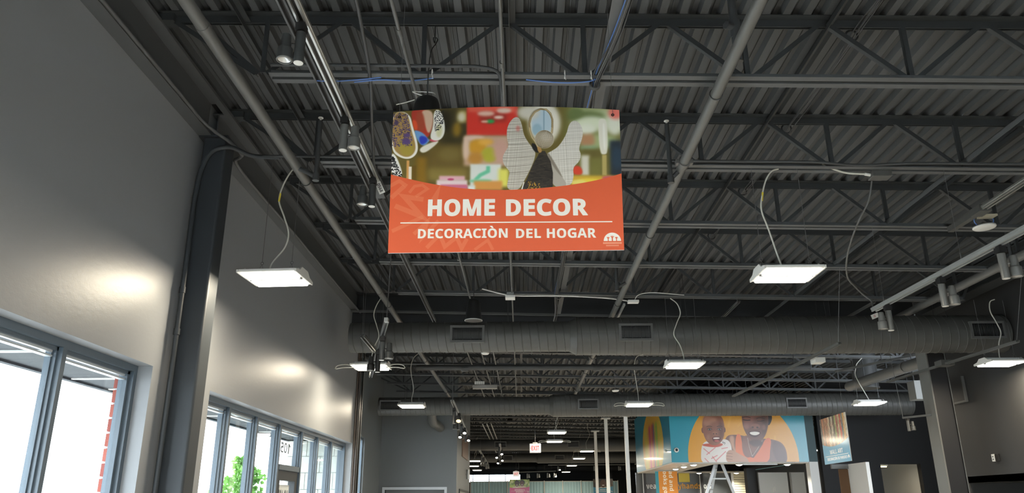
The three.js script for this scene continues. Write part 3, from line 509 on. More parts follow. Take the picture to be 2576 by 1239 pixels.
{
  const t = rail(V(3.9, 3.62, 4.6), V(3.83, 3.62, 8.2), 'aluminium light track with three spotlights at the right', mat.galv);
  for (const d of [4.98, 6.504, 8.028]) part(t, 'suspension_wire', [rod(V(3.87, 3.64, d), V(3.87, 4.52, d), 0.0022, 5), rod(V(3.87, 3.64, d), V(3.87, 3.72, d), 0.006, 8)], mat.wire);
  trackHead(3.885, 3.615, 5.98, 1, 'nearest spotlight on the right track', null, mat.headGrey); trackHead(3.866, 3.615, 6.88, 1, 'middle spotlight on the right track', null, mat.headGrey); trackHead(3.835, 3.615, 7.9, -1, 'farthest spotlight on the right track', null, mat.headGrey);
  solo('flexible_conduit', tube([V(3.26, 4.46, 6.62), V(3.24, 4.3, 6.7), V(3.2, 4.15, 6.9), V(3.24, 3.98, 7.3), V(3.4, 3.87, 7.75), V(3.6, 3.84, 8.05), V(3.78, 3.79, 8.25), V(3.84, 3.73, 8.24), V(3.82, 3.66, 8.2)], 0.009, 60), mat.conduit, 'pale flexible conduit drooping to the right light track', 'conduit');
  const box = thing('junction_box', 'grey junction box on the joist chord above the right conduit', 'box'); part(box, 'body', RB(3.22, 3.4, 4.46, 4.53, 6.5, 6.62, 0.008), mat.duct); part(box, 'connector', rod(V(3.22, 4.49, 6.55), V(3.17, 4.5, 6.55), 0.014, 10), mat.white);
  solo('flexible_conduit', tube([V(3.17, 4.5, 6.55), V(3.0, 4.51, 6.54), V(2.85, 4.54, 6.5), V(2.76, 4.57, 6.48)], 0.009, 20), mat.cord, 'short white conduit feeding the grey junction box', 'conduit');
  const u = rail(V(4.66, 4.45, 5.4), V(4.68, 4.45, 7.4), 'bright light track at the right edge above the white disc', mat.alu); part(u, 'end_feed', [B(4.63, 4.75, 4.42, 4.49, 7.3, 7.48), B(4.645, 4.705, 4.42, 4.48, 7.48, 7.95), rod(V(4.675, 4.44, 7.95), V(4.675, 4.5, 7.98), 0.02, 10)], mat.duct);
  const ap = thing('wireless_access_point', 'white disc access point hanging at the right below the track', 'access point', null, V(4.84, 4.34, 7.62)); ap.rotation.z = 0.03;
  part(ap, 'disc', lathe([[0, -0.004], [0.05, -0.004], [0.1, 0.004], [0.112, 0.014], [0.108, 0.03], [0, 0.032]], 36), mat.white); part(ap, 'ring_mark', new THREE.TorusGeometry(0.045, 0.002, 6, 30).rotateX(Math.PI / 2).translate(0, -0.003, 0), mat.frameLight);
  part(ap, 'bracket', [B(-0.07, 0.09, 0.1, 0.12, -0.12, -0.02)], std(lin(0.5, 0.45, 0.33), 0.6), 'tan mounting plate');
  part(ap, 'network_cable', [tube([[-0.06, 0.03, 0], [-0.09, 0.08, 0], [-0.08, 0.15, 0.02], [-0.03, 0.14, 0.03]].map((p) => new THREE.Vector3(...p)), 0.006, 20), tube([[0.05, 0.03, 0], [0.1, 0.07, 0.01], [0.09, 0.14, 0.02]].map((p) => new THREE.Vector3(...p)), 0.006, 20)], mat.blue, 'blue network cable');
  // tracks hung on wires farther back
  const t3 = rail(V(4.12, 3.6, 9.9), V(4.06, 3.6, 15.0), 'long thin track hung on wires below the near duct at the right', mat.conduit, 0.75); part(t3, 'suspension_wire', rod(V(4.12, 3.62, 9.95), V(4.11, 4.51, 9.56), 0.003, 5), mat.wire); part(t3, 'feed_box', B(4.2, 4.34, 3.55, 3.62, 11.0, 11.2), mat.white, 'white feed box'); part(t3, 'suspension_wire', rod(V(4.07, 3.62, 14.124), V(4.07, 4.52, 14.124), 0.003, 5), mat.wire);
  const t4 = rail(V(6.44, 3.62, 9.95), V(6.3, 3.62, 13.4), 'thin track hung above the right end of the near duct', mat.conduit, 0.75); part(t4, 'suspension_wire', rod(V(6.44, 3.64, 9.97), V(6.44, 4.47, 9.57), 0.003, 5), mat.wire); part(t4, 'feed_box', B(6.3, 6.5, 3.6, 3.68, 11.6, 11.8), mat.duct);
  const t5 = rail(V(3.19, 4.44, 11.0), V(3.2, 4.44, 12.5), 'short track end seen above the duct below the right pendant light', mat.conduit, 0.7); part(t5, 'suspension_wire', rod(V(3.19, 4.45, 11.076), V(3.19, 4.53, 11.076), 0.006, 5), mat.wire);
  const t6 = rail(V(5.16, 4.42, 11.0), V(5.14, 4.42, 12.5), 'short track end between the right pendant light and the right track', mat.conduit, 0.7); part(t6, 'suspension_wire', rod(V(5.16, 4.43, 11.076), V(5.16, 4.5, 11.076), 0.006, 5), mat.wire);
  const t7 = rail(V(-1.4, 3.455, 7.85), V(-2.25, 3.455, 11.5), 'slanting track with black spotlights crossing the left duct end', mat.conduit, 0.75); part(t7, 'suspension_wire', rod(V(-1.41, 3.48, 7.9), V(-1.41, 4.63, 8.02), 0.006, 6), mat.wire); part(t7, 'end_feed', B(-1.42, -1.38, 3.44, 3.48, 7.8, 7.88), mat.galv);
  trackHead(-1.56, 3.455, 8.55, 1, 'black spotlight on the slanting left track', null, mat.charcoal); trackHead(-1.75, 3.455, 9.35, -1, 'second black spotlight low on the slanting left track', null, mat.black);
  const t8 = rail(V(-2.0, 3.66, 9.55), V(-2.02, 3.66, 10.5), 'short dark strut end hanging before the left end of the duct', mat.charcoal); part(t8, 'suspension_wire', rod(V(-2.0, 3.62, 9.57), V(-2.03, 4.64, 9.552), 0.003, 5), mat.wire);
  const warm = lin(1, 0.52, 0.12), neutral = lin(1, 0.9, 0.75);
  const t9 = rail(V(-1.39, 3.62, 15.6), V(-1.58, 3.62, 22.6), 'track with lit spotlights in front of the second duct', mat.galv); part(t9, 'suspension_wire', [rod(V(-1.39, 3.64, 15.7), V(-1.39, 4.63, 15.648), 0.006, 6), rod(V(-1.57, 3.64, 21.744), V(-1.57, 4.63, 21.744), 0.006, 6)], mat.wire);
  trackHead(-1.43, 3.62, 16.6, 1, 'spotlight glaring orange before the second duct', warm, mat.charcoal, 1.2); trackHead(-1.5, 3.62, 18.6, -1, 'dark spotlight just behind the orange glare', null, mat.charcoal, 1.0); trackHead(-1.53, 3.62, 20.0, 1, 'lit spotlight hanging below the second duct', neutral, mat.charcoal, 1.0); trackHead(-1.57, 3.62, 21.2, -1, 'lower lit spotlight below the second duct', neutral, mat.charcoal, 1.0); trackHead(-1.58, 3.62, 22.3, 1, 'last lit spotlight of the track below the second duct', neutral, mat.charcoal, 1.0);
  const t10 = rail(V(-0.75, 3.62, 27), V(-0.95, 3.62, 36), 'far track with lit spotlights left of the near exit sign', mat.galv); part(t10, 'suspension_wire', [rod(V(-0.79, 3.64, 29.364), V(-0.79, 4.62, 29.364), 0.006, 6), rod(V(-0.94, 3.64, 35.46), V(-0.94, 4.62, 35.46), 0.006, 6)], mat.wire);
  [[-0.8, 28, 1], [-0.86, 30, -1], [-0.88, 32, 1], [-0.93, 34, -1]].forEach(([x, d, s], i) => trackHead(x, 3.62, d, s, ['first', 'second', 'third', 'fourth'][i] + ' small lit spotlight on the far track beside the exit sign', neutral, mat.charcoal, 1.1));
  const t11 = rail(V(-1.6, 3.62, 30), V(-1.72, 3.62, 41), 'far track with grey spotlights right of the partition', mat.galv); part(t11, 'suspension_wire', [rod(V(-1.61, 3.64, 30.888), V(-1.61, 4.64, 30.888), 0.006, 6), rod(V(-1.71, 3.64, 40.032), V(-1.71, 4.64, 40.032), 0.006, 6)], mat.wire);
  [[-1.62, 32, 1], [-1.655, 35, -1], [-1.68, 37.5, 1]].forEach(([x, d, s], i) => trackHead(x, 3.62, d, s, ['upper', 'middle', 'lower'][i] + ' unlit spotlight on the far track right of the partition', null, mat.headGrey, 1.2));
  const t12 = rail(V(-0.3, 3.5, 47), V(2.0, 3.6, 48), 'far pale track slanting just above the pink sign', mat.galv); part(t12, 'suspension_wire', [rod(V(-0.2, 3.52, 47.05), V(-0.2, 4.61, 46.128), 0.006, 6), rod(V(1.3, 3.58, 47.7), V(1.3, 4.58, 47.652), 0.006, 6)], mat.wire);
  [[0.3, 0], [0.9, 0], [1.5, 0], [1.9, 1]].forEach(([x, l], i) => trackHead(x, 3.52 + i * 0.02, 47.3 + i * 0.2, 1, ['first', 'second', 'third', 'lit last'][i] + ' small spotlight on the track above the pink sign', l ? neutral : null, mat.galv, 1.2));
  const t13 = rail(V(1.6, 4.0, 49), V(6.3, 4.0, 49), 'far pale track crossing above the curtain', mat.galv); part(t13, 'suspension_wire', [rod(V(2.0, 4.02, 49), V(2.0, 4.56, 49.176), 0.006, 6), rod(V(6, 4.02, 49), V(6, 4.48, 49.176), 0.006, 6)], mat.wire);
  [2.2, 4.4, 5.9].forEach((x, i) => trackHead(x, 4.0, 49, 1, ['left', 'middle', 'right'][i] + ' small spotlight hanging over the far curtain', i === 0 ? neutral : null, mat.galv, 1.2));
}

// ---------- conduits, cables, speakers, boxes ----------
{
  const run = (name, pts, r, m, label, cat = 'conduit', seg = 60) => solo(name, tube(pts, r, seg, 8), m, label, cat);
  const c4 = thing('conduit', 'thin straight conduit running back behind the middle of the orange sign', 'conduit'); part(c4, 'conduit_run', rod(V(-0.11, 4.5, 2.4), V(-0.15, 4.5, 24), 0.0125, 10), mat.conduit); for (const d of [4.6, 7.4, 10.4]) part(c4, 'conduit_coupling', rod(V(-0.12, 4.5, d), V(-0.12, 4.5, d + 0.06), 0.016, 10), mat.conduit);
  const c5 = thing('conduit', 'thin conduit ending at the far black bell speaker', 'conduit'); part(c5, 'conduit_run', rod(V(-0.77, 4.5, 2.4), V(-0.74, 4.5, 10.9), 0.0125, 10), mat.conduit); for (const d of [4.2, 9.0]) part(c5, 'conduit_coupling', rod(V(-0.765, 4.5, d), V(-0.765, 4.5, d + 0.06), 0.016, 10), mat.conduit);
  // flexible conduit down to the left track
  run('flexible_conduit', [V(-0.98, 4.62, 3.45), V(-1.02, 4.6, 4.2), V(-1.1, 4.6, 5.0), V(-1.2, 4.59, 5.6), V(-1.27, 4.57, 6.05), V(-1.31, 4.52, 6.35), V(-1.28, 4.47, 6.62)], 0.0125, mat.pipeDark, 'dark ribbed conduit coming down to the left light track');
  // conduit along the left beam, round the column
  const cw = thing('conduit', 'conduit following the beam above the left wall and stepping round the column', 'conduit');
  part(cw, 'conduit_run', tube([V(-2.731, 4.775, 1), V(-2.731, 4.775, 3), V(-2.731, 4.775, 5.6), V(-2.731, 4.775, 5.95), V(-2.66, 4.74, 6.1), V(-2.58, 4.715, 6.25), V(-2.58, 4.71, 6.5), V(-2.69, 4.74, 6.62), V(-2.731, 4.75, 6.8), V(-2.731, 4.75, 9), V(-2.731, 4.75, 13.4)], 0.016, 120, 8), mat.beam);
  const cc = thing('conduit', 'vertical conduit down the near edge of the glossy column', 'conduit');
  part(cc, 'conduit_run', tube([V(-2.2, 4.66, 6.42), V(-2.45, 4.66, 6.38), V(-2.58, 4.66, 6.2), V(-2.7, 4.6, 6.14), V(-2.77, 4.45, 6.13), V(-2.8, 4.2, 6.13), V(-2.8, 3.5, 6.13), V(-2.8, 2, 6.13), V(-2.8, 0.02, 6.13)], 0.02, 120, 10), mat.column); for (const y of [3.3, 2.95]) part(cc, 'conduit_coupling', rod(V(-2.8, y, 6.13), V(-2.8, y + 0.05, 6.13), 0.026, 10), mat.column);
  const cx2 = thing('conduit', 'pair of brown conduits down the far end of the left window wall', 'conduit'); part(cx2, 'conduit_run', rod(V(-2.852, 0.02, 13.44), V(-2.852, 4.7, 13.44), 0.015, 8), std(lin(0.1, 0.075, 0.06), 0.3)); part(cx2, 'conduit_run', rod(V(-2.815, 0.02, 13.44), V(-2.815, 4.7, 13.44), 0.015, 8), std(lin(0.08, 0.065, 0.055), 0.3));
  // conduit on the second joist
  run('conduit', [V(-2.35, 4.665, 6.4), V(-1, 4.64, 6.4), V(0.5, 4.6, 6.4), V(2, 4.57, 6.4), V(2.7, 4.555, 6.4), V(3.05, 4.53, 6.42), V(3.5, 4.54, 6.41), V(4.2, 4.525, 6.4), V(6.4, 4.48, 6.4)], 0.013, mat.pipeDark, 'conduit strapped along the second joist from the left wall');
  run('conduit', [V(-1.8, 4.66, 4.86), V(-0.6, 4.635, 4.86), V(-0.25, 4.625, 4.87), V(-0.15, 4.6, 4.9), V(-0.13, 4.52, 5.0), V(-0.13, 4.5, 5.4)], 0.013, mat.pipeDark, 'conduit along the first joist bending down above the sign');
  // white conduit and boxes at the fifth joist
  const wc = thing('conduit', 'white conduit run with boxes above the near duct', 'conduit');
  part(wc, 'conduit_run', tube([V(-0.55, 4.56, 10.62), V(-0.35, 4.5, 10.6), V(-0.2, 4.47, 10.62), V(-0.05, 4.46, 10.64), V(0.6, 4.47, 10.7), V(1.3, 4.465, 10.85), V(1.55, 4.45, 10.93)], 0.009, 50, 8), mat.white); part(wc, 'conduit_run', tube([V(1.66, 4.46, 10.95), V(1.7, 4.52, 10.9), V(1.85, 4.56, 10.9), V(2.4, 4.55, 11)], 0.006, 30, 8), mat.white);
  const j1 = thing('junction_box', 'white junction box on the conduit above the near duct', 'box'); part(j1, 'body', RB(-0.22, -0.08, 4.41, 4.45, 10.55, 10.7, 0.006), mat.white); part(j1, 'cover', B(-0.2, -0.1, 4.45, 4.5, 10.58, 10.67), mat.galv);
  const j2 = thing('junction_box', 'small white junction box right of the cable bundle', 'box'); part(j2, 'body', RB(1.56, 1.72, 4.42, 4.46, 10.9, 11.0, 0.006), mat.white); part(j2, 'strut', B(1.5, 1.53, 4.4, 4.43, 11.0, 12.2), mat.galv);
  // flat bar with the cable bundle
  const bu = thing('cable_bundle', 'bundle of dark and blue cables strapped to a flat bar above the sign', 'cables');
  part(bu, 'support_bar', B(0.59, 0.66, 4.64, 4.648, 2.4, 12.5), mat.beam, 'flat steel bar');
  let s = 0;
  for (let k = 0; k < 9; k++) {
    const a = k * 0.7, o = 0.022, dx = o * Math.cos(a), dy = o * Math.sin(a), w = () => (rnd() - 0.5) * 0.03;
    const pts = [V(0.75 + dx * 2 + w(), 4.66 + dy, 2.4), V(0.72 + dx + w(), 4.64 + dy, 3.6), V(0.66 + dx + w(), 4.61 + dy + w(), 4.4), V(0.56 + dx + w(), 4.57 + dy, 4.95), V(0.555 + dx * 0.6, 4.545 + dy * 0.6, 5.02), V(0.55 + dx + w(), 4.55 + dy, 5.4), V(0.53 + dx + w(), 4.56 + dy + w(), 7), V(0.53 + dx, 4.55 + dy, 8.1), V(0.53 + dx + w(), 4.56 + dy, 9.6), V(0.52 + dx, 4.55 + dy, 11.0), V(0.55 + dx + w(), 4.5 + dy, 12.0), V(0.5 + dx, 4.35 + dy, 12.4)];
    part(bu, 'cable', tube(pts, k === 4 ? 0.0055 : 0.005, 90, 5), k === 4 ? mat.blue : k % 3 === 0 ? mat.conduit : mat.pipeDark, k === 4 ? 'blue cable' : undefined);
  }
  for (const d of [5.0, 8.0, 11.05]) part(bu, 'cable_ring', new THREE.TorusGeometry(0.036, 0.007, 8, 24).scale(1, 1, 3).translate(0.555, 4.55, -d), mat.pipeDark);
  const cb = thing('cable_bundle', 'thin loose cables looping through rings under the deck at the right', 'cables');
  for (let k = 0; k < 4; k++) { const w = () => (rnd() - 0.5) * 0.05, p = []; for (const [d, y] of [[2.6, 4.99], [3.4, 5.0], [4.2, 4.97], [4.98, 4.985], [5.7, 4.94], [6.5, 4.98], [7.3, 4.93], [8.03, 4.97], [8.8, 4.93], [9.55, 4.97], [10.4, 4.94], [11.0, 4.96]]) p.push(V(2.52 + w(), y - 0.02 + w() * 0.6, d)); part(cb, 'cable', tube(p, 0.0045, 90, 5), mat.pipeDark); }
  for (const d of [5.06, 6.58, 8.11, 9.63]) part(cb, 'cable_ring', new THREE.TorusGeometry(0.045, 0.008, 8, 22).translate(2.52, 4.985, -d), mat.steel);
  const bc = (pts, label) => run('network_cable', pts, 0.005, mat.blue, label, 'cable', 30);
  bc([V(0.57, 4.57, 4.95), V(0.5, 4.52, 4.9), V(0.35, 4.51, 4.9), V(0.2, 4.52, 4.9), V(0.05, 4.54, 4.9)], 'blue network cable along the first joist right of centre');
  bc([V(-0.62, 4.56, 4.9), V(-0.8, 4.54, 4.9), V(-1.0, 4.55, 4.9), V(-1.2, 4.545, 4.92)], 'blue network cable along the first joist above the left speaker'); bc([V(-1.0, 4.57, 4.9), V(-1.2, 4.55, 4.9), V(-1.36, 4.53, 4.88), V(-1.48, 4.55, 4.9)], 'blue network cable end crossing the left light track');
  const tie = (x, label) => { const t = thing('cable_tie', label, 'tie'); part(t, 'loop', new THREE.TorusGeometry(0.03, 0.003, 6, 18).rotateY(Math.PI / 2).translate(x, chordY(x), -4.9), mat.white); part(t, 'tail', rod(V(x, chordY(x) - 0.025, 4.88), V(x + 0.005, chordY(x) - 0.06, 4.87), 0.003, 5), mat.white); };
  tie(-0.63, 'white cable tie on the first joist above the left speaker'); tie(0.33, 'white cable tie on the first joist above the sign'); tie(0.52, 'white cable tie beside the cable bundle');
  const spk = (x, y, D, h, label, sc = 1) => {
    const t = thing('pendant_speaker', label, 'speaker', 'bell speakers', V(x, y, D)); t.scale.setScalar(sc);
    part(t, 'bell_body', lathe([[0, h], [0.06, h], [0.078, h - 0.012], [0.09, h - 0.05], [0.105, h * 0.4], [0.122, 0.02], [0.124, 0.005], [0.118, 0], [0, 0.004]], 32), mat.black); part(t, 'rim', lathe([[0.119, 0.012], [0.126, 0.01], [0.127, 0], [0.119, -0.002]], 32), mat.galv, 'pale rim');
    part(t, 'suspension_wire', rod(new THREE.Vector3(0, h, 0), new THREE.Vector3(0, (D > 6 ? 5.1 : 4.62) - y, 0), 0.006, 6), mat.pipeDark); return t;
  };
  const s1 = spk(-0.66, 4.05, 4.9, 0.34, 'black bell speaker half hidden behind the top left of the orange sign');
  part(s1, 'white_cable', tube([[-0.02, 0.33, 0.06], [-0.1, 0.37, 0.05], [-0.06, 0.4, 0], [0.04, 0.39, 0], [0.06, 0.36, 0.03]].map((p) => new THREE.Vector3(...p)), 0.0035, 30), mat.white, 'loop of white cable'); part(s1, 'white_cable', tube([[-0.08, 0.29, 0.08], [-0.13, 0.26, 0.1], [-0.2, 0.23, 0.12]].map((p) => new THREE.Vector3(...p)), 0.0035, 20), mat.white, 'end of white cable');
  part(s1, 'coiled_wire', tube([[0, 0.55, 0], [0.02, 0.75, 0], [0.05, 0.8, 0], [0.06, 0.84, 0], [0.03, 0.85, 0], [0.04, 0.8, 0], [0.04, 0.95, 0]].map((p) => new THREE.Vector3(...p)), 0.004, 40), mat.black);
  spk(-0.665, 4.08, 10.55, 0.3, 'black bell speaker hanging just above the near duct'); spk(-0.45, 4.6, 29.8, 0.3, 'black bell speaker far back among the roof joists');
  // distribution panel hung in the roof
  const pb = thing('lighting_control_box', 'pale control panel with white modules hung behind the near duct', 'panel', null, V(-0.8, 4.1, 17)); part(pb, 'plate', RB(-0.27, 0.27, -0.04, 0.04, -0.06, 0.06, 0.006), std(lin(0.3, 0.29, 0.27), 0.5));
  for (let k = 0; k < 5; k++) part(pb, 'module', RB(-0.23 + k * 0.045, -0.19 + k * 0.045, 0.05, 0.12, -0.03, 0.03, 0.004), mat.white); part(pb, 'suspension_wire', [rod(new THREE.Vector3(-0.2, 0.04, 0), new THREE.Vector3(-0.2, 0.52, -0.17), 0.004, 5), rod(new THREE.Vector3(0.2, 0.04, 0), new THREE.Vector3(0.2, 0.51, -0.17), 0.004, 5)], mat.wire);
  for (const [x, d, l] of [[-1.05, 13.3, 'left'], [-0.78, 13.3, 'middle'], [-0.55, 13.3, 'right']]) solo('conduit', rod(V(x, 4.45, d), V(x + 0.05, 4.45, 25), 0.014, 8), mat.conduit, l + ' of three pale conduits running back below the near duct', 'conduit');
  for (const [x, l] of [[-1.35, 'left'], [-1.2, 'middle'], [-1.05, 'right']]) solo('conduit', rod(V(x, 4.3, 27), V(x, 4.3, 42), 0.02, 8), mat.galv, l + ' of three thin pipes side by side in the far roof', 'conduit');
  const dev = (x, y, d, w, label) => { const t = thing('ceiling_sensor', label, 'sensor', null, V(x, y, d)); part(t, 'disc', lathe([[0, -0.02], [w * 0.7, -0.018], [w, 0], [w, 0.02], [0, 0.02]], 20), mat.white); part(t, 'stem', rod(new THREE.Vector3(0, 0.02, 0), new THREE.Vector3(0, chordY(x) - y, 0), 0.006, 6), mat.wire); };
  dev(-0.62, 4.12, 13.2, 0.07, 'small white disc sensor just below the near duct'); dev(2.05, 4.0, 17.0, 0.08, 'small white disc sensor left of the second row light');
}

// ---------- the orange HOME DECOR sign ----------
function emblem(x, cx, cy, r, ink, hands) {                            // half-round emblem with three raised hands
  x.save(); x.fillStyle = ink; x.beginPath(); x.arc(cx, cy, r, Math.PI, 0); x.closePath(); x.fill();
  x.strokeStyle = hands; x.lineCap = 'round';
  for (const [dx, s] of [[-0.5, 0.75], [0, 1], [0.5, 0.75]]) {
    const bx = cx + dx * r * 0.95, by = cy - r * 0.02, h = r * 0.55 * s; x.lineWidth = r * 0.13 * s;
    x.beginPath(); x.moveTo(bx, by); x.lineTo(bx, by - h * 0.6); x.stroke(); x.lineWidth = r * 0.05;
    for (const a of [-0.7, -0.35, 0, 0.35, 0.75]) { x.beginPath(); x.moveTo(bx, by - h * 0.6); x.lineTo(bx + Math.sin(a) * h * 0.55, by - h * 0.6 - Math.cos(a) * h * 0.5); x.stroke(); }
  }
  x.restore();
}
{
  const W = 2048, Hh = 1350, q = (x, y) => { const w = 1765 + (y - 113) * 0.076, l = 55 - (y - 113) * 0.0324, u = (x - l) / w, v = (y - 113 + 28 * u) / 1081; return [u * W, (v * 0.967 + 0.033) * Hh]; };
  const tex = canvas(W, Hh, (c) => {
    const P = (pts, close = true) => { c.beginPath(); pts.forEach((p, i) => { const [a, b] = q(p[0], p[1]); i ? c.lineTo(a, b) : c.moveTo(a, b); }); if (close) c.closePath(); };
    const S = (pts) => { c.beginPath(); const r = pts.map((p) => q(p[0], p[1])), n = r.length; for (let i = 0; i < n; i++) { const a = r[i], b = r[(i + 1) % n], m = [(a[0] + b[0]) / 2, (a[1] + b[1]) / 2]; i ? c.quadraticCurveTo(a[0], a[1], m[0], m[1]) : c.moveTo(m[0], m[1]); if (i === n - 1) { const z = r[0], y = r[1]; c.quadraticCurveTo(z[0], z[1], (z[0] + y[0]) / 2, (z[1] + y[1]) / 2); } } c.closePath(); };
    const fill = (pts, col, bl = 0, smooth = true) => { c.filter = bl ? `blur(${bl}px)` : 'none'; (smooth ? S : P)(pts); c.fillStyle = col; c.fill(); c.filter = 'none'; };
    const R = (x0, y0, x1, y1, col, bl) => fill([[x0, y0], [x1, y0], [x1, y1], [x0, y1]], col, bl, false);
    const E = (x, y, rx, ry, col, bl = 0) => { const [a, b] = q(x, y); c.filter = bl ? `blur(${bl}px)` : 'none'; c.beginPath(); c.ellipse(a, b, rx * 1.13, ry * 1.2, 0, 0, 6.3); c.fillStyle = col; c.fill(); c.filter = 'none'; };
    c.fillStyle = '#6d602c'; c.fillRect(0, 0, W, Hh);
    // blurred stall behind
    R(250, 60, 640, 700, '#57491f', 30); R(430, 80, 640, 380, '#3c3519', 26); E(460, 190, 40, 90, '#2a2412', 20); E(555, 250, 34, 60, '#8a6d20', 16); R(560, 95, 640, 190, '#bda75a', 22); E(590, 150, 30, 40, '#d9d3bd', 16);
    R(240, 470, 330, 690, '#8d6a18', 20); R(330, 380, 620, 600, '#6d5a26', 30); E(500, 450, 90, 50, '#7d6c37', 26); R(330, 560, 640, 660, '#8c7b3c', 24);
    R(630, 60, 1030, 300, '#d8382b', 8); R(640, 60, 1010, 110, '#e8614c', 12); R(730, 110, 940, 190, '#a83026', 16); E(780, 120, 70, 22, '#e9c0ad', 12); E(920, 95, 60, 22, '#e8d0c0', 12); E(815, 183, 34, 16, '#2fae5a', 10); E(880, 150, 40, 14, '#f0d8c8', 10); E(770, 185, 30, 10, '#e6b9a6', 8);
    R(610, 298, 960, 540, '#c9a58c', 14); E(690, 320, 80, 20, '#e3c5b4', 12); E(715, 390, 72, 62, '#d39a2c', 14); E(810, 450, 66, 60, '#b6b33a', 12); E(700, 480, 60, 50, '#c38b3b', 16); E(900, 420, 60, 90, '#cfa393', 18); E(625, 400, 24, 90, '#e6c9b2', 14); E(780, 350, 60, 26, '#e8b04a', 14);
    R(660, 525, 900, 700, '#dfe3dc', 8); R(880, 560, 960, 700, '#e9e36a', 14); c.save(); c.filter = 'blur(7px)'; c.strokeStyle = '#6fcaa2'; c.lineWidth = 34; c.beginPath(); [[800, 540], [800, 580], [740, 610], [700, 650]].forEach((p, i) => { const [a, b] = q(...p); i ? c.lineTo(a, b) : c.moveTo(a, b); }); c.stroke(); c.restore();
    E(740, 655, 90, 14, '#7fd0a8', 8); R(690, 655, 910, 725, '#dc9a4e', 10); R(640, 690, 700, 730, '#e8ecea', 8);
    R(420, 618, 620, 655, '#e6b2bd', 8); R(400, 650, 640, 700, '#ecd7d8', 8); E(510, 645, 26, 8, '#c0426e', 5); R(430, 685, 640, 725, '#d26f8c', 7);
    // right background
    R(1380, 60, 1850, 700, '#75713a', 20); R(1450, 70, 1850, 260, '#c3cda0', 26); E(1560, 140, 150, 46, '#5f6f3b', 22); E(1600, 190, 130, 54, '#dfe5c8', 20); E(1660, 340, 150, 60, '#a9b882', 22); E(1570, 330, 60, 66, '#b98a63', 18); E(1560, 240, 80, 40, '#e8ead6', 16); E(1780, 200, 60, 90, '#e2e4d2', 20); E(1790, 110, 60, 50, '#ea7a6c', 16); E(1480, 110, 60, 44, '#6c7b48', 16); E(1580, 390, 70, 18, '#8fb08a', 14);
    R(1740, 330, 1860, 620, '#26303a', 16); E(1800, 470, 50, 90, '#2d4050', 20); R(1530, 400, 1740, 620, '#6d6430', 18); R(1520, 450, 1585, 610, '#d8d4c4', 12); R(1590, 470, 1680, 610, '#7d7a3c', 14);
    fill([[1455, 540], [1500, 528], [1530, 560], [1530, 605], [1455, 605]], '#e0492f', 7); R(1440, 608, 1840, 720, '#d9b23a', 10); E(1580, 650, 90, 20, '#f0d84a', 8); E(1740, 625, 60, 16, '#cf5a6e', 8); E(1500, 660, 60, 20, '#efe07a', 8); R(1680, 640, 1840, 660, '#c9684c', 6);
    fill([[1650, 165], [1690, 152], [1725, 170], [1730, 430], [1700, 446], [1665, 436]], '#e6e3d3', 5); R(1683, 445, 1718, 605, '#b9a765', 5); E(1700, 300, 10, 110, '#f3f1e6', 5);
    // oval glow behind the figure
    E(1235, 190, 130, 170, '#e9e3d4', 18); E(1215, 195, 82, 118, '#b9cdd8', 8); E(1180, 250, 40, 50, '#9cbac9', 8); E(1110, 110, 90, 60, '#d8d2c3', 20); R(1228, 90, 1236, 260, '#7f9db0', 3);
    // slippers at the left
    fill([[190, 100], [240, 90], [340, 95], [366, 160], [360, 250], [330, 320], [280, 330], [210, 220]], '#b23a2a', 4); fill([[260, 95], [370, 92], [364, 230], [330, 300], [300, 200]], '#d5b49a', 6); fill([[225, 110], [290, 100], [310, 260], [250, 270]], '#a84a32', 8); fill([[200, 170], [240, 180], [250, 260], [215, 260]], '#e0542e', 6);
    fill([[205, 250], [290, 275], [330, 330], [350, 335], [300, 390], [255, 360]], '#6f9fd0', 5); fill([[255, 300], [320, 310], [330, 350], [270, 384]], '#3142b8', 6); fill([[250, 400], [420, 330], [400, 370], [290, 455]], '#e9e3d3', 5); fill([[330, 330], [420, 320], [400, 350], [350, 350]], '#d2566a', 5);
    fill([[370, 92], [425, 90], [458, 190], [462, 280], [430, 335], [380, 345], [340, 320], [370, 220]], '#ece9df', 3); E(415, 260, 24, 55, '#d5d2a8', 8);
    c.fillStyle = '#26282a'; for (let i = 0; i < 150; i++) { const a = 380 + rnd() * 70, b = 95 + rnd() * 170; if (a - 375 > (330 - b) * 0.55) continue; const [m, n] = q(a, b); c.beginPath(); c.ellipse(m, n, 2 + rnd() * 4.5, 2 + rnd() * 4, rnd() * 3, 0, 6.3); c.fill(); }
    fill([[40, 110], [180, 108], [215, 250], [255, 380], [245, 450], [190, 492], [110, 480], [40, 420]], '#f1ede2', 2); fill([[48, 112], [166, 110], [196, 250], [236, 380], [226, 440], [180, 476], [118, 464], [48, 400]], '#a8874e', 3); fill([[90, 330], [210, 340], [226, 430], [180, 470], [110, 450]], '#a8953f', 8);
    for (let i = 0; i < 420; i++) { const a = 50 + rnd() * 165, b = 120 + rnd() * 270; if (a > 165 + (b - 110) * 0.17) continue; const [m, n] = q(a, b); c.fillStyle = ['#4e3f63', '#5a4a70', '#3c3350', '#6b5a7a'][i % 4]; c.beginPath(); c.ellipse(m, n, 2 + rnd() * 6, 2 + rnd() * 5, rnd() * 3, 0, 6.3); c.fill(); }
    E(165, 300, 26, 18, '#5a4678', 6); E(160, 350, 34, 26, '#5a4678', 6); E(80, 200, 18, 22, '#4e3f60', 6);
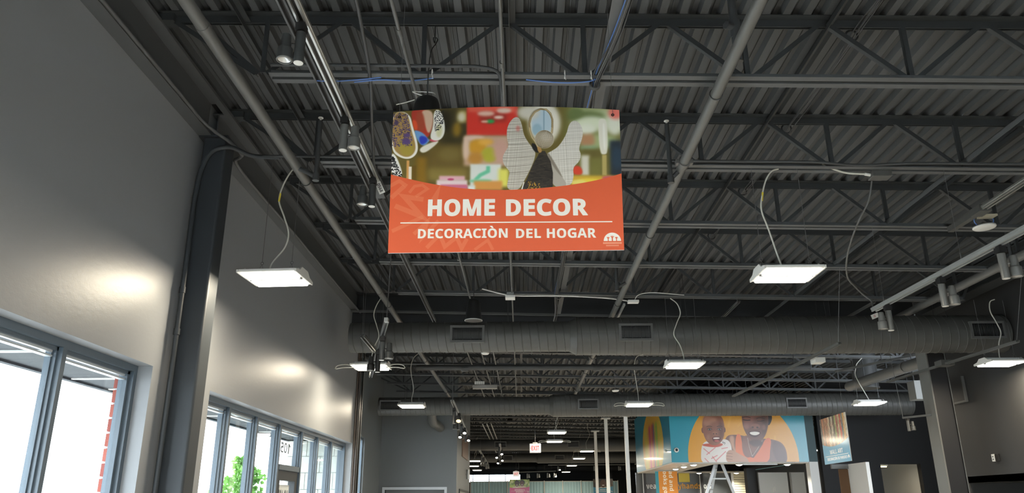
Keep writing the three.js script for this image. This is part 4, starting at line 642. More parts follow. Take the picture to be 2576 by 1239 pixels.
    fill([[40, 430], [90, 470], [150, 640], [40, 625]], '#ecebe6', 3); c.fillStyle = '#1f2122'; for (let i = 0; i < 160; i++) { const t = rnd(), a = 42 + rnd() * (18 + 80 * t), b = 470 + t * 160; const [m, n] = q(a, b); c.beginPath(); c.ellipse(m, n, 2 + rnd() * 7, 2 + rnd() * 6, rnd() * 3, 0, 6.3); c.fill(); } R(165, 500, 186, 660, '#d8a15c', 3); R(182, 548, 206, 672, '#efe2cf', 2); R(210, 540, 240, 680, '#6d5313', 6);
    // wings: open weave
    const wingL = [[1000, 145], [1040, 150], [1062, 210], [1075, 290], [1110, 350], [1150, 400], [1172, 440], [1140, 540], [1060, 690], [1030, 725], [940, 722], [960, 620], [970, 580], [920, 530], [908, 470], [935, 420], [960, 380], [940, 300], [950, 210]];
    const wingR = [[1462, 168], [1505, 185], [1534, 240], [1536, 300], [1500, 400], [1522, 440], [1508, 500], [1455, 545], [1465, 620], [1440, 690], [1310, 712], [1290, 560], [1250, 440], [1290, 420], [1350, 380], [1410, 280], [1425, 205]];
    for (const [w, base] of [[wingL, '#c7c1b4'], [wingR, '#d6d2c8']]) {
      fill(w, base, 1.5); c.save(); S(w); c.clip();
      for (let i = 0; i < 190; i++) { const xx = 900 + i * 3.5 + rnd() * 5, [a, b] = q(xx, 130), [d, e] = q(xx - 40 + rnd() * 26 + (w === wingR ? 60 : -30), 730); c.strokeStyle = i % 3 ? 'rgba(250,248,240,.26)' : 'rgba(96,86,70,.2)'; c.lineWidth = 1 + rnd() * 2; c.beginPath(); c.moveTo(a, b); c.lineTo(d, e); c.stroke(); }
      for (let i = 0; i < 150; i++) { const y = 140 + i * 4 + rnd() * 4, tl = (rnd() - 0.5) * 26, [a, b] = q(900, y + 12 + tl), [d, e] = q(1560, y - 34 - tl); c.strokeStyle = i % 2 ? 'rgba(255,252,246,.3)' : (w === wingL ? 'rgba(72,60,44,.38)' : 'rgba(110,98,80,.22)'); c.lineWidth = 1 + rnd() * 2.4; c.beginPath(); c.moveTo(a, b); c.bezierCurveTo(a + 200, b + 14, d - 200, e - 14, d, e); c.stroke(); }
      c.restore();
    }
    E(1030, 240, 16, 24, 'rgba(214,70,60,.45)', 8);
    // body
    fill([[1245, 425], [1290, 520], [1360, 600], [1425, 695], [1300, 705], [1270, 560]], '#b7afa2', 2); fill([[1250, 430], [1275, 435], [1390, 640], [1350, 600], [1290, 520]], '#8f8577', 3);
    fill([[1130, 350], [1180, 370], [1200, 440], [1150, 420]], '#1d1b19', 3);
    const body = [[1205, 420], [1240, 418], [1285, 500], [1302, 590], [1300, 712], [1055, 724], [1100, 640], [1150, 520]]; fill(body, '#37312a', 1.5, false); c.save(); P(body); c.clip();
    for (let i = 0; i < 260; i++) { const a = 1040 + rnd() * 280, b = 420 + rnd() * 300, [m, n] = q(a, b); c.fillStyle = rnd() > 0.5 ? 'rgba(20,17,14,.6)' : 'rgba(92,82,68,.5)'; c.fillRect(m, n, 14 + rnd() * 50, 2 + rnd() * 3); } c.fillStyle = '#c79a3a'; for (let i = 0; i < 46; i++) { const [m, n] = q(1100 + rnd() * 110, 655 + rnd() * 60); c.fillRect(m, n, 3 + rnd() * 5, 4 + rnd() * 10); } c.restore();
    fill([[1055, 724], [1075, 660], [1082, 662], [1065, 724]], '#f2efe6', 1, false);
    // rope halo
    c.lineCap = 'round'; for (const [w, col] of [[18, '#8f7a52'], [11, '#c6b185']]) { c.strokeStyle = col; c.lineWidth = w; c.beginPath(); [[1205, 420], [1190, 395], [1165, 345], [1140, 310], [1122, 255], [1118, 200], [1130, 150], [1160, 105], [1205, 80], [1250, 84], [1282, 115], [1298, 165], [1298, 230], [1294, 275]].forEach((p, i) => { const [a, b] = q(...p); i ? c.lineTo(a, b) : c.moveTo(a, b); }); c.stroke(); }
    c.strokeStyle = '#6f5c3a'; c.lineWidth = 3; for (let i = 0; i < 60; i++) { const t = i / 59, a = 2.35 + t * 4.2, [m, n] = q(1208 + 90 * Math.cos(a), 195 + 115 * Math.sin(a)); if (i > 6) { c.beginPath(); c.moveTo(m - 7, n - 5); c.lineTo(m + 7, n + 5); c.stroke(); } }
    fill([[1182, 380], [1205, 385], [1220, 420], [1200, 438], [1180, 410]], '#b58b52', 2);
    E(1236, 325, 76, 74, '#cbbfa9', 1.5); E(1252, 305, 44, 40, '#e4dccb', 12); { const [a, b] = q(1236, 325); c.save(); c.beginPath(); c.ellipse(a, b, 84, 86, 0, 0, 6.3); c.clip(); for (let i = -9; i <= 9; i++) { c.strokeStyle = 'rgba(112,96,70,.6)'; c.lineWidth = 3; c.beginPath(); c.ellipse(a, b, Math.abs(i) * 9.4 + 1, 88, 0.25, 0, 6.3); c.stroke(); c.beginPath(); c.ellipse(a, b + i * 9, 88, 16, 0.1, 0, 3.2); c.strokeStyle = 'rgba(120,104,80,.4)'; c.stroke(); } c.restore(); }
    // orange field
    c.beginPath(); const L = q(20, 608), Mid = q(900, 722), Rr = q(1850, 590); c.moveTo(-5, L[1]); c.bezierCurveTo(W * 0.2, L[1] + 118, W * 0.34, Mid[1] + 6, W * 0.5, Mid[1] + 2); c.bezierCurveTo(W * 0.68, Mid[1] - 6, W * 0.86, Rr[1] + 96, W + 5, Rr[1] - 6); c.lineTo(W + 5, Hh + 5); c.lineTo(-5, Hh + 5); c.closePath(); c.fillStyle = '#e2623a'; c.fill(); c.save(); c.clip();
    c.fillStyle = 'rgba(240,150,112,.34)'; c.strokeStyle = 'rgba(240,150,112,.34)';
    const st = (pts, w) => { c.lineWidth = w; c.lineCap = 'butt'; c.beginPath(); pts.forEach((p, i) => { const [a, b] = q(...p); i ? c.lineTo(a, b) : c.moveTo(a, b); }); c.stroke(); };
    st([[40, 700], [110, 660], [170, 700]], 34); st([[50, 790], [150, 700]], 40); st([[80, 850], [290, 930], [150, 780], [300, 800]], 44); st([[60, 1040], [300, 930]], 34); st([[190, 750], [230, 700], [290, 690], [330, 720], [270, 760], [240, 780]], 26); st([[340, 850], [410, 740], [380, 900]], 30); st([[330, 1160], [430, 1060], [470, 1150], [560, 1080], [600, 1160], [640, 1090]], 34); st([[230, 1060], [330, 970], [300, 1080], [420, 960]], 34); st([[700, 1170], [800, 1100], [840, 1170]], 26);
    c.restore();
    c.fillStyle = '#f4f1e8'; const T = (s, x0, x1, yb, cap, f) => { const [a, b] = q(x0, yb + 2), [d] = q(x1, yb); fitText(c, s, a, b, d - a, cap * 1.207, f); };
    c.save(); const B0 = q(320, 927), B1 = q(1565, 913); c.strokeStyle = '#f4f1e8'; c.lineJoin = 'round';
    const TS = (s, x0, x1, yb, cap, lw) => { const [a, b] = q(x0, yb), [d] = q(x1, yb); c.save(); c.font = 'bold 200px sans-serif'; const w = c.measureText(s).width; c.translate(a, b); c.scale((d - a) / w, cap * 1.207 / (200 * 0.714)); c.fillText(s, 0, 0); c.lineWidth = lw; c.strokeText(s, 0, 0); c.restore(); };
    TS('HOME', 322, 862, 922, 118, 9); TS('DECOR', 926, 1567, 916, 118, 9); TS('DECORACIÒN', 252, 962, 1090, 67, 3); TS('DEL', 1008, 1212, 1082, 67, 3); TS('HOGAR', 1246, 1632, 1079, 68, 3); c.restore();
    { const [a, b] = q(128, 978), [d, e] = q(1754, 956); c.strokeStyle = '#f4f1e8'; c.lineWidth = 10; c.lineCap = 'round'; c.beginPath(); c.moveTo(a, b); c.lineTo(d, e); c.stroke(); }
    { const [a, b] = q(1757, 1098); emblem(c, a, b, 74, '#f4f1e8', '#e2623a'); c.fillStyle = 'rgba(246,190,160,.8)'; c.font = 'bold 20px sans-serif'; c.textAlign = 'center'; for (let i = 0; i < 16; i++) { c.fillRect(a - 80 + i * 10, b + 10, 7, 16); } for (let i = 0; i < 11; i++) c.fillRect(a - 55 + i * 10, b + 34, 6, 12); }
  });
  const x0 = -0.633, x1 = 0.5, y0 = 2.757, y1 = 3.497, s = new THREE.Shape(); s.moveTo(x0 + 0.008, y0 - 0.004); s.lineTo(x1 - 0.012, y0 + 0.003); s.lineTo(x1, y1); s.quadraticCurveTo((x0 + x1) / 2, y1 + 0.05, x0, y1); s.closePath();
  const sg = thing('hanging_sign', 'orange HOME DECOR sign with a craft angel picture hanging in the middle', 'sign'); sg.position.z = -3.456;
  const g = new THREE.ExtrudeGeometry(s, { depth: 0.006, bevelEnabled: false, curveSegments: 24 }); uvPlane(g, x0, x1, y0, y1 + 0.025);
  part(sg, 'board', g, std(lin(0.75), 0.5));
  const f = new THREE.ShapeGeometry(s, 24); uvPlane(f, x0, x1, y0, y1 + 0.025); f.translate(0, 0, 0.0068); part(sg, 'printed_face', f, print(tex, 0.4, { clearcoat: 0.35, clearcoatRoughness: 0.16 }));
  for (const x of [x0 + 0.032, x1 - 0.034]) { part(sg, 'grommet', new THREE.TorusGeometry(0.0055, 0.0028, 8, 20).translate(x, y1 - 0.028, 0.0085), mat.black); part(sg, 'suspension_wire', rod(new THREE.Vector3(x, y1 - 0.026, 0.01), new THREE.Vector3(x, chordY(x) + 0.02, 0), 0.0012, 5), mat.wire); }
}

// ---------- other signs ----------
function smallSign(o) {
  const tex = canvas(1024, 680, (c) => {
    o.photo(c); c.fillStyle = o.color; c.beginPath(); c.moveTo(0, 385); c.quadraticCurveTo(512, 500, 1024, 350); c.lineTo(1024, 680); c.lineTo(0, 680); c.fill();
    c.fillStyle = '#f3f3ee'; fitText(c, o.a, 512 - o.wa / 2, 545, o.wa, 62); fitText(c, o.b, 512 - o.wb / 2, 632, o.wb, 38); c.fillRect(70, 566, 884, 7); emblem(c, 950, 628, 40, '#f3f3ee', o.color);
  });
  const t = thing('hanging_sign', o.label, 'sign', null, V(o.x, o.y, o.D)); t.rotation.set(0, o.turn ?? 0, 0);
  part(t, 'board', new THREE.BoxGeometry(o.w, o.h, 0.008), std(lin(0.6), 0.5)); part(t, 'printed_face', new THREE.PlaneGeometry(o.w, o.h).translate(0, 0, 0.0055), print(tex, 0.3, { clearcoat: 0.5, clearcoatRoughness: 0.12 }));
  for (const s of [-1, 1]) part(t, 'suspension_wire', rod(new THREE.Vector3(s * o.w * 0.45, o.h / 2 - 0.03, 0.007), new THREE.Vector3(s * o.w * 0.45, (o.D < 20 ? deckY(o.x) : chordY(o.x)) - o.y, 0), 0.002, 5), mat.wire);
}
const stripesPhoto = (c) => { const cols = ['#3a3a3a', '#b9744a', '#8a5a3c', '#c98a5a', '#a5683f', '#d9c3a4', '#6d5d4c', '#c7b7a4', '#3f3b36', '#8d9a58', '#a44034', '#c9c79a', '#c0392c', '#5a6a70', '#d0a05a', '#d6ccb4']; cols.forEach((k, i) => { c.fillStyle = k; c.fillRect(i * 64, 0, 66, 520); }); for (let i = 0; i < 900; i++) { c.fillStyle = ['rgba(40,26,18,.5)', 'rgba(230,205,170,.45)', 'rgba(150,50,36,.4)', 'rgba(90,100,50,.35)'][i % 4]; const x = rnd() * 1024, y = rnd() * 520; c.save(); c.translate(x, y); c.rotate((rnd() - 0.5) * 0.8); c.fillRect(0, 0, 4 + rnd() * 12, 16 + rnd() * 70); c.restore(); } };
const twoHeads = (bg, tones) => (c) => { c.fillStyle = bg[0]; c.fillRect(0, 0, 1024, 680); for (let i = 0; i < 60; i++) { c.filter = 'blur(14px)'; c.fillStyle = bg[1 + (i % (bg.length - 1))]; c.beginPath(); c.arc(rnd() * 1024, rnd() * 480, 30 + rnd() * 60, 0, 6.3); c.fill(); } c.filter = 'none'; for (const [x, y, r, sk, sh] of tones) { c.fillStyle = sh; c.beginPath(); c.ellipse(x, y + r * 2.3, r * 2.1, r * 1.4, 0, 0, 6.3); c.fill(); c.fillStyle = '#17110e'; c.beginPath(); c.ellipse(x, y - r * 0.25, r * 1.02, r * 1.12, 0, 0, 6.3); c.fill(); c.fillStyle = sk; c.beginPath(); c.ellipse(x, y + r * 0.1, r * 0.82, r * 1.02, 0, 0, 6.3); c.fill(); c.fillStyle = '#f2e9e0'; c.beginPath(); c.ellipse(x, y + r * 0.55, r * 0.34, r * 0.12, 0, 0, 6.3); c.fill(); c.fillStyle = '#140d0a'; for (const s of [-1, 1]) { c.beginPath(); c.ellipse(x + s * r * 0.33, y - r * 0.05, r * 0.13, r * 0.06, 0, 0, 6.3); c.fill(); } } };
smallSign({ x: 5.03, y: 2.62, D: 12.8, w: 1.18, h: 0.73, turn: -1.6, color: '#4a9fc4', a: 'WALL ART', b: 'DECORACIÓN DE PAREDES', wa: 500, wb: 760, photo: stripesPhoto, label: 'blue WALL ART sign hanging edge-on at the right' });
smallSign({ x: -0.15, y: 2.67, D: 45, w: 1.11, h: 0.74, color: '#b93277', a: "WOMEN'S", b: 'MUJERES', wa: 520, wb: 400, photo: twoHeads(['#7a9a3c', '#a3b95a', '#5f7f2e', '#c8d29a'], [[380, 210, 125, '#4a2f22', '#cfc6bc'], [640, 190, 125, '#5a3626', '#c9b7a6']]), label: "small pink WOMEN'S sign in front of the far curtain" });
smallSign({ x: 4.5, y: 2.67, D: 45, w: 1.1, h: 0.76, color: '#3f93b8', a: "MEN'S", b: 'HOMBRES', wa: 360, wb: 400, photo: twoHeads(['#3a2a20', '#4c4a2c', '#2c2a1c', '#5a4a38'], [[520, 200, 190, '#5c3424', '#d9d5cd']]), label: "small blue MEN'S sign behind the white posts" });
function exitSign(x, y, D, label) {
  const tx = canvas(256, 200, (c) => { c.fillStyle = '#efe9e4'; c.fillRect(0, 0, 256, 200); c.fillStyle = '#e0322c'; fitText(c, 'EXIT', 28, 152, 200, 108); c.beginPath(); c.moveTo(8, 100); c.lineTo(24, 86); c.lineTo(24, 114); c.fill(); });
  const t = thing('exit_sign', label, 'sign', 'exit signs', V(x, y, D));
  part(t, 'housing', new RoundedBoxGeometry(0.31, 0.25, 0.05, 3, 0.015), std(lin(0.8, 0.77, 0.74), 0.5)); part(t, 'lit_sign_face', new THREE.PlaneGeometry(0.28, 0.22).translate(0, 0, 0.0262), new THREE.MeshStandardMaterial({ map: tx, roughness: 0.5, emissive: lin(1), emissiveMap: tx, emissiveIntensity: 0.45 }));
  part(t, 'canopy', new THREE.BoxGeometry(0.13, 0.03, 0.05).translate(0, 0.14, 0), mat.white); part(t, 'stem', rod(new THREE.Vector3(0, 0.15, 0), new THREE.Vector3(0, chordY(x) - y, 0), 0.008, 6), mat.pipeDark);
}
exitSign(0.36, 3.12, 21.744, 'red and white EXIT sign hanging below the second duct'); exitSign(-0.3, 3.15, 40.032, 'small far EXIT sign above the pink sign');

// mirrored lettering on the storefront glass, read from outside
{
  const decal = (s, col, w, h, bg) => canvas(256, 160, (c) => { if (bg) { c.fillStyle = bg; c.fillRect(0, 0, 256, 160); } c.fillStyle = col; c.translate(256, 0); c.scale(-1, 1); fitText(c, s, 12, 130, 232, 100); });
  const mk = (tx, w, h, x, y, d, name, label, cat) => { const m = new THREE.Mesh(new THREE.PlaneGeometry(w, h), new THREE.MeshStandardMaterial({ map: tx, roughness: 0.6, transparent: true, side: THREE.DoubleSide })); m.name = name; m.position.copy(V(x, y, d)); m.rotation.y = Math.PI / 2; scene.add(m); m.castShadow = true; return tag(m, label, cat); };
  mk(decal('105', '#5b6266'), 0.5, 0.2, -3.043, 2.34, 10.2, 'street_number', 'grey number 105 on the transom glass, reversed from inside', 'lettering');
  mk(decal('NO ACCE', '#4a4f52', 1, 1, '#eceee8'), 0.52, 0.34, -3.04, 1.72, 10.22, 'door_notice', 'white notice on the door glass, reversed from inside', 'notice');
}

// ---------- mural box and what stands under it ----------
{
  const W = 2048, Hh = 1016, q = (x, y) => { const t = (y - 360) / 478, l = 505 + 25 * t, r = 1935 + 45 * t; return [(x - l) / (r - l) * W, Hh * (1 - (838 - y) / 4.155 / 172)]; };
  const tex = canvas(W, Hh, (c) => {
    const S = (pts) => { c.beginPath(); const r = pts.map((p) => q(p[0], p[1])), n = r.length; for (let i = 0; i <= n; i++) { const a = r[i % n], b = r[(i + 1) % n], m = [(a[0] + b[0]) / 2, (a[1] + b[1]) / 2]; i ? c.quadraticCurveTo(a[0], a[1], m[0], m[1]) : c.moveTo(m[0], m[1]); } c.closePath(); };
    const fill = (pts, col, bl = 0) => { c.filter = bl ? `blur(${bl}px)` : 'none'; S(pts); c.fillStyle = col; c.fill(); c.filter = 'none'; };
    const E = (x, y, rx, ry, col, bl = 0, rot = 0) => { const [a, b] = q(x, y); c.filter = bl ? `blur(${bl}px)` : 'none'; c.beginPath(); c.ellipse(a, b, rx * 1.42, ry * 1.42, rot, 0, 6.3); c.fillStyle = col; c.fill(); c.filter = 'none'; };
    c.fillStyle = '#1f8ea0'; c.fillRect(0, 0, W, Hh); E(1288, 790, 582, 640, '#d9982a');
    for (let i = 0; i < 16; i++) { const [a, b] = q(760 + rnd() * 1050, 200 + rnd() * 620); c.fillStyle = 'rgba(236,178,70,.22)'; c.save(); c.translate(a, b); c.rotate(rnd() * 3); c.fillRect(-90, -16, 180, 32); c.restore(); }
    // woman: shoulders and arm
    fill([[1100, 560], [1240, 555], [1330, 580], [1500, 600], [1620, 610], [1710, 650], [1748, 740], [1750, 860], [1560, 880], [1100, 870], [1090, 700]], '#6e4230'); fill([[1600, 615], [1690, 640], [1735, 720], [1745, 850], [1640, 850], [1585, 700]], '#5d3527', 10);
    fill([[1130, 570], [1200, 560], [1190, 700], [1260, 760], [1180, 740]], '#b98a6c', 10); fill([[1290, 560], [1520, 560], [1480, 640], [1390, 760], [1320, 720], [1280, 620]], '#7b4a36', 4);
    // orange top
    fill([[1212, 552], [1262, 548], [1275, 640], [1290, 760], [1390, 800], [1400, 790], [1470, 700], [1530, 585], [1590, 600], [1570, 720], [1560, 860], [1240, 870], [1200, 720]], '#d9692a'); fill([[1270, 640], [1300, 600], [1390, 770], [1330, 800], [1285, 760]], '#7b4a36', 3);
    // woman: head
    fill([[1540, 300], [1600, 350], [1598, 410], [1565, 470], [1540, 440]], '#1a1310'); E(1415, 300, 142, 130, '#1a1310'); fill([[1280, 300], [1550, 290], [1565, 400], [1545, 520], [1500, 610], [1430, 628], [1350, 600], [1295, 500], [1278, 400]], '#6b4030'); fill([[1300, 330], [1420, 330], [1400, 470], [1320, 500], [1290, 420]], '#835040', 18); fill([[1480, 350], [1555, 350], [1545, 500], [1490, 590], [1500, 460]], '#52301f', 16);
    E(1420, 470, 50, 28, '#8a5641', 6); E(1392, 480, 12, 8, '#3a2018', 3); E(1442, 482, 12, 8, '#3a2018', 3);
    c.strokeStyle = '#2a1710'; c.lineWidth = 13; c.lineCap = 'round'; for (const [x, y, s] of [[1330, 402, 1], [1480, 412, -1]]) { const [a, b] = q(x, y); c.beginPath(); c.moveTo(a - 52, b - 4 * s); c.quadraticCurveTo(a, b + 14, a + 52, b + 4 * s); c.stroke(); c.lineWidth = 9; c.beginPath(); c.moveTo(a - 60, b - 34); c.quadraticCurveTo(a, b - 58, a + 60, b - 30); c.stroke(); }
    fill([[1340, 525], [1400, 520], [1480, 525], [1470, 560], [1420, 590], [1360, 575]], '#4c2018', 2); fill([[1352, 532], [1415, 524], [1472, 534], [1455, 556], [1415, 566], [1370, 556]], '#f1e9df', 1.5); c.strokeStyle = 'rgba(120,90,80,.5)'; c.lineWidth = 2; for (let i = 1; i < 7; i++) { const [a, b] = q(1352 + i * 17, 530), [d, e] = q(1354 + i * 16.4, 560); c.beginPath(); c.moveTo(a, b); c.lineTo(d, e); c.stroke(); }
    c.strokeStyle = '#cfc3b4'; c.lineWidth = 4; c.beginPath(); [[1335, 590], [1350, 680], [1380, 780], [1440, 700], [1490, 620]].forEach((p, i) => { const [a, b] = q(...p); i ? c.lineTo(a, b) : c.moveTo(a, b); }); c.stroke();
    // baby
    fill([[860, 640], [920, 615], [1060, 600], [1140, 610], [1170, 700], [1160, 860], [840, 870], [838, 720]], '#dcd3cc'); fill([[852, 650], [1060, 640], [1080, 665], [1000, 690], [855, 672]], '#b8442c', 1.5);
    c.strokeStyle = 'rgba(196,92,92,.55)'; c.lineWidth = 16; for (const [a, b, d, e] of [[870, 700, 930, 750], [900, 760, 990, 690], [950, 800, 1010, 770], [880, 800, 930, 850], [1000, 820, 1100, 730], [1060, 700, 1120, 690], [960, 780, 1020, 860]]) { const m = q(a, b), n = q(d, e); c.beginPath(); c.moveTo(...m); c.lineTo(...n); c.stroke(); } c.fillStyle = 'rgba(60,50,60,.7)'; { const [a, b] = q(1090, 660); c.save(); c.translate(a, b); c.rotate(-0.9); c.font = 'bold 64px sans-serif'; c.fillText('5', 0, 0); c.restore(); }
    E(862, 510, 14, 30, '#7a4a36'); E(1092, 505, 12, 28, '#5d3425'); fill([[852, 420], [900, 330], [1000, 320], [1075, 370], [1095, 470], [1085, 590], [1040, 650], [980, 672], [910, 640], [868, 560]], '#8a5640'); fill([[870, 360], [940, 345], [980, 430], [900, 470], [860, 440]], '#a9735a', 20); fill([[1030, 400], [1090, 450], [1080, 590], [1030, 640], [1040, 520]], '#6b3e2c', 16);
    for (const x of [935, 1040]) { E(x, 498, 26, 13, '#5a3325', 4); E(x, 500, 17, 8, '#b9a89c', 2); E(x + 1, 500, 11, 9, '#160e0b', 1); E(x + 4, 497, 2.4, 2.4, '#efe6de', 0.5); } c.strokeStyle = '#3a2118'; c.lineWidth = 8; for (const x of [932, 1042]) { const [a, b] = q(x, 470); c.beginPath(); c.moveTo(a - 40, b + 4); c.quadraticCurveTo(a, b - 14, a + 40, b + 4); c.stroke(); }
    E(990, 540, 30, 20, '#9a6249', 5); E(976, 547, 8, 5, '#3f2117', 2); E(1006, 547, 8, 5, '#3f2117', 2); fill([[955, 585], [1000, 575], [1055, 580], [1050, 615], [1005, 640], [970, 625]], '#5a1d18', 2); fill([[965, 590], [1000, 582], [1045, 588], [1035, 598], [980, 602]], '#ead9cf', 1.5); E(1008, 620, 26, 12, '#b5564e', 4);
    fill([[900, 560], [940, 540], [930, 620], [905, 610]], '#9c6850', 14); E(975, 400, 40, 22, '#b27c62', 16); E(1405, 352, 60, 20, '#8f5d4a', 14); E(1325, 470, 26, 30, '#8f5b47', 12); E(1510, 480, 20, 30, '#7a4a38', 10); fill([[1360, 610], [1480, 612], [1500, 660], [1420, 690], [1345, 650]], '#4f2d20', 10);
    // hand round the baby
    fill([[1120, 720], [1170, 710], [1250, 760], [1340, 800], [1340, 870], [1110, 850], [1100, 780]], '#b08268', 3); c.strokeStyle = '#6e4230'; c.lineWidth = 6; for (const y of [745, 775, 805]) { const [a, b] = q(1108, y), [d, e] = q(1170, y + 8); c.beginPath(); c.moveTo(a, b); c.lineTo(d, e); c.stroke(); }
  });
  const X0 = 4.0, X1 = 7.65, Y0 = 2.714, Y1 = 4.52, D0 = 21.4, D1 = 28;
  const b = thing('mural_box', 'teal box hung from the roof with a mural of a laughing woman and baby', 'display');
  part(b, 'box_shell', [B(X0, X1, Y0, Y1, D0, D0 + 0.12), B(X0, X0 + 0.12, Y0, Y1, D0 + 0.12, D1), B(X1 - 0.12, X1, Y0, Y1, D0 + 0.12, D1), B(X0 + 0.12, X1 - 0.12, Y0, Y1, D1 - 0.12, D1)], std(lin(0.03, 0.22, 0.28), 0.35));
  part(b, 'mural_print', new THREE.PlaneGeometry(X1 - X0, Y1 - Y0).translate((X0 + X1) / 2, (Y0 + Y1) / 2, -D0 + 0.003), print(tex, 0.35, { clearcoat: 0.5, clearcoatRoughness: 0.2 }), 'printed mural of two smiling faces on an orange disc');
  const side = canvas(1024, 300, (c) => { c.fillStyle = '#1b7f9c'; c.fillRect(0, 0, 1024, 300); c.save(); c.beginPath(); c.ellipse(560, 190, 300, 175, 0, 0, 6.3); c.clip(); c.fillStyle = '#d8a63a'; c.fillRect(0, 0, 1024, 300); for (const [x, w, k] of [[330, 90, '#cfc03a'], [470, 60, '#c94a6a'], [560, 70, '#b8365a'], [660, 60, '#8fb83a'], [740, 90, '#d0b840'], [610, 20, '#2a8ea0']]) { c.filter = 'blur(8px)'; c.fillStyle = k; c.fillRect(x, 90, w, 220); } c.restore(); });
  part(b, 'side_print', new THREE.PlaneGeometry(D1 - D0, Y1 - Y0).rotateY(-Math.PI / 2).translate(X0 - 0.004, (Y0 + Y1) / 2, -(D0 + D1) / 2), print(side, 0.32, { clearcoat: 0.25, clearcoatRoughness: 0.08 }), 'glossy blue side panel with a striped oval');
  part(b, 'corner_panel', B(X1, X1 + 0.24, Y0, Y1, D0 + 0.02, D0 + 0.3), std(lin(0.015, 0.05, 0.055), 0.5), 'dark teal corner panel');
  part(b, 'soffit_board', [B(X0 + 0.01, X0 + 1.25, Y0 - 0.03, Y0, D0 + 0.02, D1 - 0.02), B(X0 + 1.25, X1 - 0.01, Y0 - 0.03, Y0, D0 + 0.02, D0 + 0.5), B(X0 + 1.25, X1 - 0.01, Y0 - 0.03, Y0, D1 - 0.9, D1 - 0.02)], std(lin(0.45, 0.42, 0.37), 0.4), 'pale soffit boards');
  part(b, 'soffit_recess', B(X0 + 0.13, X1 - 0.13, Y0 + 0.9, Y0 + 0.93, D0 + 0.13, D1 - 0.13), mat.black, 'black recess');
  part(b, 'recess_liner', [B(X0 + 0.122, X1 - 0.122, Y0 + 0.002, Y0 + 0.9, D0 + 0.122, D0 + 0.13), B(X0 + 0.122, X0 + 0.13, Y0 + 0.002, Y0 + 0.9, D0 + 0.13, D1 - 0.13), B(X1 - 0.13, X1 - 0.122, Y0 + 0.002, Y0 + 0.9, D0 + 0.13, D1 - 0.13), B(X0 + 0.122, X1 - 0.122, Y0 + 0.002, Y0 + 0.9, D1 - 0.13, D1 - 0.122)], mat.black);
  part(b, 'linear_grille', B(5.82, 6.88, Y0 - 0.06, Y0 - 0.03, D0 + 0.25, D0 + 0.38), mat.galv, 'bright linear grille');
  const pucks = [[4.66, 27.0], [4.66, 25.7], [4.6, 24.1], [4.57, 22.7], [4.62, 21.65], [5.85, 21.65], [7.14, 21.65], [5.95, 27.1], [7.23, 27.2], [6.5, 27.5]];
  pucks.forEach(([x, d], i) => {
    const t = thing('downlight', ['fifth', 'fourth', 'third', 'second', 'first', 'front middle', 'front right', 'back left', 'back right', 'back middle'][i] + (i < 5 ? ' glowing puck light along the left soffit of the mural box' : ' glowing puck light under the mural box'), 'light', 'puck lights under the mural box', V(x, Y0 - 0.06, d));
    part(t, 'housing', lathe([[0, 0.03], [0.09, 0.03], [0.1, 0.0], [0.085, 0.0]], 24), mat.white); part(t, 'lamp_lens', lathe([[0, -0.03], [0.05, -0.022], [0.085, 0.0]], 24), std(lin(0.9), 0.4, { emissive: lin(1, 0.95, 0.82), emissiveIntensity: 6 }));
    const p = new THREE.SpotLight(lin(1, 0.93, 0.8), 7, 0, 1.15, 0.8, 2); p.name = 'lamp_glow'; p.position.set(0, -0.04, 0); p.target.position.set(0, -2, 0); p.castShadow = true; t.add(p); t.add(p.target);
  });
  const cam = thing('security_camera', 'small white dome camera at the left of the mural', 'camera', null, V(4.14, 3.03, D0)); part(cam, 'base', lathe([[0, 0.05], [0.06, 0.048], [0.065, 0], [0, 0]], 24).rotateX(Math.PI / 2), mat.white); part(cam, 'dome', new THREE.SphereGeometry(0.035, 18, 12).translate(0, 0, 0.05), mat.black);
  const cam2 = thing('wall_lamp', 'small white lamp on the front corner of the blue side panel', 'lamp', null, V(3.95, 3.03, 21.7)); part(cam2, 'arm', rod(new THREE.Vector3(0.05, 0, 0), new THREE.Vector3(-0.02, 0, 0), 0.015, 8), mat.white); part(cam2, 'body', new THREE.SphereGeometry(0.045, 16, 12).scale(1, 0.8, 1).translate(-0.05, 0, 0), mat.white);
  // pier at the right of the box and white panels
  solo('pale_pier', B(7.655, 7.885, 0, 2.714, 21.42, 21.7), mat.wallPale, 'pale square pier carrying the right corner of the mural box', 'pier');
  struct('wall_booth', [B(3.95, 7.2, 0, 2.71, 28.0, 28.1)], std(lin(0.1, 0.11, 0.115), 0.25), 'dark grey back wall below the mural box');
  for (const [x0, x1, d, m, l] of [[7.03, 7.88, 24, mat.wallPale, 'wide pale wall panel under the mural box'], [7.98, 8.39, 24, mat.wallPale, 'narrow pale wall panel right of the wide one']]) { const t = thing('wall_panel', l, 'panel'); part(t, 'board', B(x0, x1, 0, 2.545, d, d + 0.08), m); part(t, 'edge_trim', B(x0 - 0.012, x0, 0, 2.55, d - 0.01, d + 0.08), mat.galv); if (x0 < 7.5) part(t, 'wall_socket', [B(7.4, 7.43, 2.0, 2.12, d - 0.012, d), B(7.45, 7.48, 2.02, 2.14, d - 0.012, d)], mat.white); }
  solo('black_post', B(6.74, 7.01, 0, 2.68, 24.2, 24.5), mat.black, 'black square post left of the wide pale panel', 'post');
  for (const [x, w, l] of [[4.215, 0.09, 'left'], [6.17, 0.1, 'right']]) { const t = thing('dark_upright', l + ' dark upright in front of the lettered back wall', 'post'); part(t, 'post', B(x - w / 2, x + w / 2, 0, 2.68, 27.75, 27.85), mat.black); part(t, 'edge_strip', B(x - w / 2 - 0.025, x - w / 2, 0, 2.68, 27.75, 27.8), mat.galv); }
